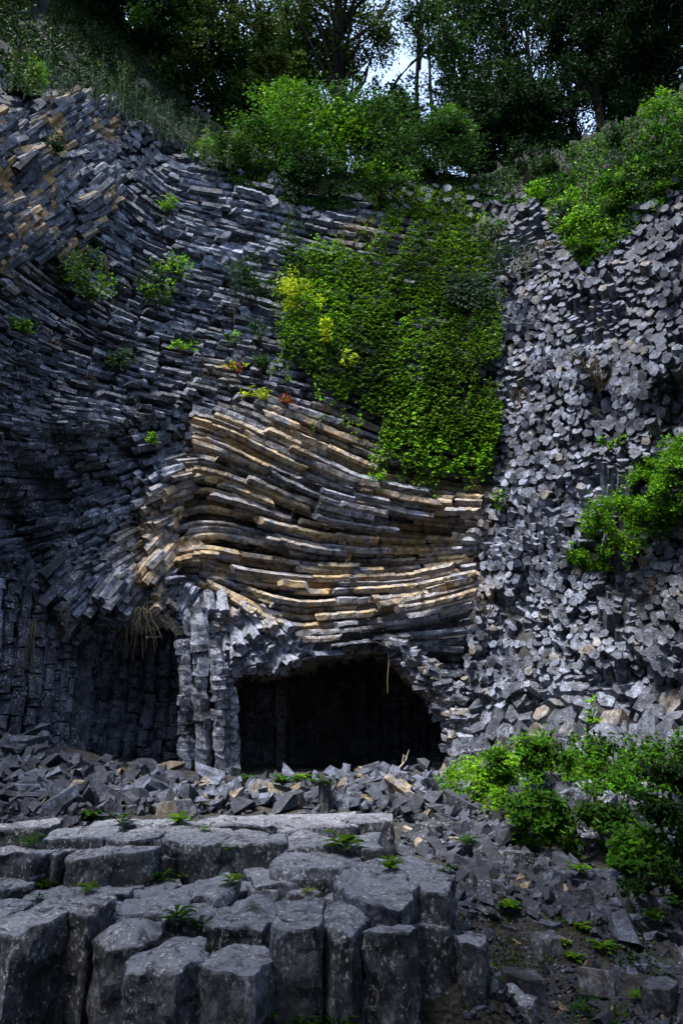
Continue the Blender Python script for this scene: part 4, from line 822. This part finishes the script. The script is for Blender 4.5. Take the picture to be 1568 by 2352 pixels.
# ------------------------------------------------------------------ dry roots and twigs
def dry(px, py, wpx, hpx, n, label, down=True, name='dry_roots', col=(.22, .18, .12), r=.012, off=-.2, cat='dead plant', curl=.3, Y=None):
    Y = Y or float(hit(px, py)[1]) + off; root = at(px, py, Y); s = float(scl(py, Y)); mb = MB()
    for k in range(n):
        ex = random.uniform(-.5, .5) * wpx * s; ez = (-1 if down else 1) * random.uniform(.45, 1) * hpx * s; m = 8; t = np.linspace(0, 1, m)
        q = np.stack([ex * t ** (1.0 if down else .9) + curl * s * wpx * .3 * np.sin(t * random.uniform(2, 5)) * random.uniform(-1, 1), -.25 * np.sin(t * 3.1) * random.uniform(.2, 1), ez * t ** (1.5 if down else .8) + (.12 * hpx * s * np.sin(t * 3.14) if down else 0)], 1) + rng.normal(0, .012, (m, 3))
        tube(mb, q, r, r * .4, 4, np.array(col) * random.uniform(.6, 1.3))
        for _ in range(2):
            j = random.randint(2, m - 2); e = q[j] + rng.normal(0, .16, 3) * hpx * s * .6; tube(mb, [q[j], (q[j] + e) / 2 + rng.normal(0, .02, 3), e], r * .6, r * .3, 3, np.array(col) * random.uniform(.6, 1.2))
    o = mb.build(name, M_TWIG); o.location = tuple(root); return tag(o, label, cat, 'dry roots and twigs on the rock')
for a in [(85,1430,60,170,9,'long pale roots hanging at the left of the alcove'),(160,1390,50,130,6,'forked pale root trailing beside the leaning columns'),(325,1400,100,120,24,'tangled yellowish grass clump hanging in the alcove'),(325,1320,40,80,7,'dry strands above the alcove'),(480,1590,110,90,22,'dead brown twigs clinging to the pillar'),(550,1590,50,80,12,'curled dead twig at the right side of the pillar'),(1375,900,140,130,26,'bare brown twig bush on the right wall',False),(1110,1430,90,80,14,'spiky dry tuft beside the curved columns',False),
          (240,590,60,150,4,'long pale root on the upper left wall'),(150,650,100,70,14,'bare twigs beside the leafy left bush',False),(210,870,60,70,8,'dry grass wisp in the left wall'),(130,790,120,40,5,'bleached branch at the left wall'),(1020,1330,30,60,6,'rust-brown roots at the edge of the golden columns'),(690,1090,90,60,6,'thin roots across the curved columns'),(1190,900,90,120,9,'dry stems on the ridge right of the ivy'),(1250,560,110,110,14,'bleached grass and stems below the notch'),
          (1060,905,60,40,4,'pale branch lying on the ivy'),(535,700,30,120,4,'long hanging tendril left of the ivy'),(1500,1330,60,70,6,'brown roots below the ledge shrub'),(965,1350,30,60,6,'reddish roots hanging above the cave mouth')]:
    dry(*a[:6], down=a[6] if len(a) > 6 else True, col=(.15, .125, .08) if 'pale' in a[5] or 'bleach' in a[5] or 'yellow' in a[5] else (.07, .052, .035))
def branch(pts, Y, r, label, name='dead_branch', col=(.35, .31, .25)):
    P = path_px(pts, Y, 10); o_ = P[0].copy(); mb = MB(); tube(mb, P - o_, r, r * .35, 6, col)
    for j in (() if 'stick' in label else (4, 6)): tube(mb, [P[j] - o_, P[j] - o_ + np.array([random.uniform(-.2, .2), 0, .25])], r * .5, r * .2, 4, col)
    o = mb.build(name, M_TWIG); o.location = tuple(o_); return tag(o, label, 'branch')
branch([(905,1775),(925,1755),(935,1740),(925,1735)], 17.5, .035, 'white forked driftwood branch before the cave mouth')
branch([(888,1480),(893,1520),(889,1560),(890,1592)], 19.35, .011, 'thin pale stick dangling in the cave mouth', col=(.4, .3, .12))

# ------------------------------------------------------------------ trees above the cliff
def tree(px, py, Y, topy, cr, label, col='dark', col2=None, trunk_r=.22, lean=0, nclump=26, nleaf=300, leaf=.22, name='tree', low=.35, flatc=.6, group='trees above the cliff'):
    root = at(px, py, Y); H = float(at(px, topy, Y)[2] - root[2]); e = empty(name, tuple(root)); tag(e, label, 'tree', group)
    mt = MB(); mb = MB(); top = np.array([lean, 0, H]); tp = [np.zeros(3) - [0, 0, .5], np.array([lean * .2 + random.uniform(-.2, .2), 0, H * .33]), np.array([lean * .5 + random.uniform(-.3, .3), 0, H * .66]), top * .95]
    nclump = int(nclump * 1.9); tube(mt, tp, trunk_r * .8, trunk_r * .2, 8)
    for k in range(nclump):
        h = random.uniform(low, 1.02); rad = cr * math.sqrt(max(.1, 1 - ((h - low) / (1.05 - low) * 1.7 - .75) ** 2)); a = random.uniform(0, 6.28); q = random.uniform(.3, 1)
        c = np.array([lean * h + math.cos(a) * rad * q, math.sin(a) * rad * q, H * h]); st = np.array([lean * max(0, h - .25) * .9, 0, H * max(.1, h - .22)])
        tube(mt, [st, (st + c) / 2 + rng.normal(0, .2, 3), c], trunk_r * .32, .02, 5)
        for _ in range(3): tube(mt, [c, c + rng.normal(0, .5, 3)], .025, .008, 3)
        cc = np.array(GR[col2] if (col2 and random.random() < .35) else GR[col]) * random.uniform(.6, 1.4); r = random.uniform(.6, 1.25) * cr * .42; nclump = nclump
        for s_ in range(3):
            c2 = c + rng.normal(0, .45, 3) * r; leaves(mb, clump_pts(c2, r * random.uniform(.5, .9), nleaf // 3, .2, flatc), leaf, cc, (0, -.3, .8), .7, .35, .5)
    mb.build('crown', M_LEAF, e); mt.build('trunk', M_BARK, e); return e
T = [ # px, foot py, Y, top py, crown radius, label, kw
 (430,300,27,-60,3.0,'dark broad tree behind the left crest',dict(col='dark',col2='olive',low=.1,nclump=40)),
 (330,170,26,-250,3.4,'dark tree at the upper left corner',dict(col='dark',col2='bush',low=.05,nclump=42)),
 (560,330,29,80,3.0,'low spreading olive-green tree left of centre',dict(col='olive',col2='bush',low=.1,flatc=.35,nclump=44)),
 (660,350,31,60,3.2,'spreading olive-green tree behind the bright bush',dict(col='olive',col2='bush',low=.1,flatc=.35,nclump=40)),
 (520,300,36,-260,3.2,'tall light-leaved tree at the top, left of centre',dict(col='mid',col2='bush',low=.5,nclump=26,nleaf=150,trunk_r=.28)),
 (640,320,38,-200,3.0,'tall green tree with sky showing through it',dict(col='mid',col2='bush',low=.55,nclump=20,nleaf=130)),
 (780,400,28,-300,3.6,'thick-trunked dark tree at top centre with an arching limb',dict(col='olive',col2='dark',low=.32,nclump=32,trunk_r=.42,lean=-.5,nleaf=420)),
 (960,400,33,-150,3.6,'thin-stemmed tree with sparse leaves against the sky',dict(col='bush',col2='mid',low=.62,nclump=14,nleaf=110,lean=1.2)),
 (1080,400,31,-60,3.3,'dark leafy tree right of the sky gap',dict(col='dark',col2='bush',low=.15,nclump=36)),
 (1190,390,32,-150,3.6,'dark dense tree right of centre',dict(col='dark',col2='bush',low=.1,nclump=40,nleaf=190)),
 (1320,350,33,-260,3.5,'tree with a lacework of leaves at the upper right',dict(col='bush',col2='dark',low=.4,nclump=26,nleaf=140)),
 (1385,320,29,-200,2.8,'straight-trunked dark tree on the right slope',dict(col='shade',col2='dark',low=.3,nclump=30,trunk_r=.42)),
 (1500,250,27,-250,3.5,'near-black dense tree at the upper right corner',dict(col='shade',col2='dark',low=.05,nclump=50)),
 (1430,300,31,-120,3.0,'dark low-branched tree between two trunks at the upper right',dict(col='shade',col2='dark',low=.02,nclump=46)),
 (1510,260,30,0,3.0,'dark low-crowned tree behind the right crest',dict(col='shade',col2='dark',low=.02,nclump=42)),
 (1600,200,25,-300,3.5,'dark tree partly outside the right frame edge',dict(col='shade',col2='dark',low=.05,nclump=44)),
 (1250,370,28,200,2.6,'low dark tree above the notch',dict(col='shade',col2='dark',low=.05,nclump=34)),
 (1120,410,27.5,230,2.4,'low dark shrubby tree behind the crest centre',dict(col='dark',col2='shade',low=.05,nclump=30)),
 (900,410,29,260,2.2,'low dark tree behind the bright crest bushes',dict(col='dark',col2='shade',low=.05,nclump=30)),
 (200,60,25,-400,3.5,'dark tree outside the left crest top',dict(col='shade',col2='dark',low=.05,nclump=44)),
 (50,-30,23,-500,3.5,'near-black tree at the far upper left',dict(col='shade',col2='dark',low=.05,nclump=40)),
 (1000,380,44,-150,4.5,'far bluish tree seen through the sky gap',dict(col='bush',col2='grey',low=.6,nclump=12,nleaf=120)),
 (1240,380,45,-250,4.5,'far tree filling the upper right sky',dict(col='bush',col2='dark',low=.3,nclump=28,nleaf=120)),
 (690,380,44,-300,4.5,'far tree behind the thick trunk',dict(col='bush',col2='dark',low=.25,nclump=24,nleaf=120)),
 (430,300,42,-350,4.5,'far tree behind the upper left crest',dict(col='mid',col2='bush',low=.3,nclump=30,nleaf=120)),
]
for (x, y, Y, ty, cr, lab, kw) in T: tree(x, y, Y, ty, cr, lab, **kw)
branch([(786,120),(800,95),(835,75),(870,40),(895,0),(930,-60)], 27.6, .14, 'long arching dark limb against the sky gap', name='tree_limb', col=(.03, .025, .02))
branch([(850,330),(880,245),(905,190),(940,150),(985,110),(1020,60),(1050,20)], 30, .12, 'slanting dark bough across the sky gap', name='tree_limb', col=(.02, .018, .015))
wb = MB(); wt = MB()  # unseen trees added around the camera to block low frontal skylight
for k in range(46):
    a = R(random.uniform(95, 445 - 180)) if k < 30 else R(random.choice((random.uniform(62, 95), random.uniform(265, 300)))); d = random.uniform(9, 14); bx, by = d * 1.05 * math.sin(a), d * math.cos(a) + 1; H = random.uniform(13, 18) + (3 if k >= 30 else 0)
    tube(wt, [[bx, by, -.5], [bx + .3, by, H * .5], [bx, by, H * .9]], .25, .08, 6)
    for _ in range(26): leaves(wb, clump_pts(np.array([bx, by, 0]) + rng.normal(0, 1, 3) * [1.5, 1.5, 0] + [0, 0, random.uniform(.08, 1) * H], 1.5, 70, .1, .7), .5, np.array(GR['dark']) * random.uniform(.7, 1.6), (0, 0, 1), .7)
for k in range(430):  # loose canopy clumps added to dim the sun on foreground and left wall
    q = rng.random(3)
    c = np.array([-11 + 17 * q[0], -7 + 9.5 * q[1] + 2.5 * q[0], 12 + 7 * q[2]]) if k < 270 else np.array([-17 + 7 * q[0], 2 + 12 * q[1], 15 + 10 * q[2]])
    leaves(wb, clump_pts(c, 1.1, 34, .1, .6), .45, np.array(GR['dark']) * random.uniform(.8, 1.6), (0, 0, 1), .5)
tag(wb.build('unseen_shade_trees', M_LEAF), 'dark unseen trees and canopy added to shade the clearing', kind='stuff'); tag(wt.build('unseen_shade_trunks', M_BARK), 'trunks of the unseen trees added to shade the clearing', kind='stuff')
# bright bushes on the crest
GB = 'leafy bushes crowning the cliff'
for (x, y, Y, w_, h_, lab, kw) in [
 (720,400,24.2,260,225,'tall bright green bush crowning the cliff at centre',dict(n=7800,col='mid',col2='lime',clumps=46,leaf=.19)),
 (640,250,25.2,150,80,'sunlit yellow-green top of foliage left of centre',dict(n=1500,col='lime',col2='mid',clumps=18,leaf=.18)),
 (870,400,24.6,230,215,'large green bush right of the tallest one',dict(n=7000,col='bush',col2='mid',clumps=44,leaf=.19)),
 (1010,430,23.8,190,175,'darker green bush at the right of the crown group',dict(n=5000,col='bush',col2='dark',clumps=34,leaf=.18)),
 (600,410,23.6,200,150,'leafy creeper bush sloping down left of the crown group',dict(n=3600,col='bush',col2='mid',clumps=30,leaf=.16)),
 (880,450,22.6,180,100,'low green bush overhanging the ivy',dict(n=2200,col='bush',col2='lime',clumps=24,leaf=.16)),
 (730,445,22.8,200,90,'dark bush overhanging the bare rock',dict(n=2600,col='dark',col2='bush',clumps=28,leaf=.16)),
 (520,385,23,120,70,'small lime-tipped bush at the foot of the left crest',dict(n=1200,col='bush',col2='lime',clumps=16,leaf=.15)),
 (1040,350,24.5,100,120,'spiky-shooted bush against the dark trees',dict(n=1400,col='mid',col2='lime',clumps=16,leaf=.16))]:
    bush(x, y, Y, w_, h_, lab, name='crest_bush', cat='bush', group=GB, **kw)
print('verts', sum(len(m.vertices) for m in bpy.data.meshes))
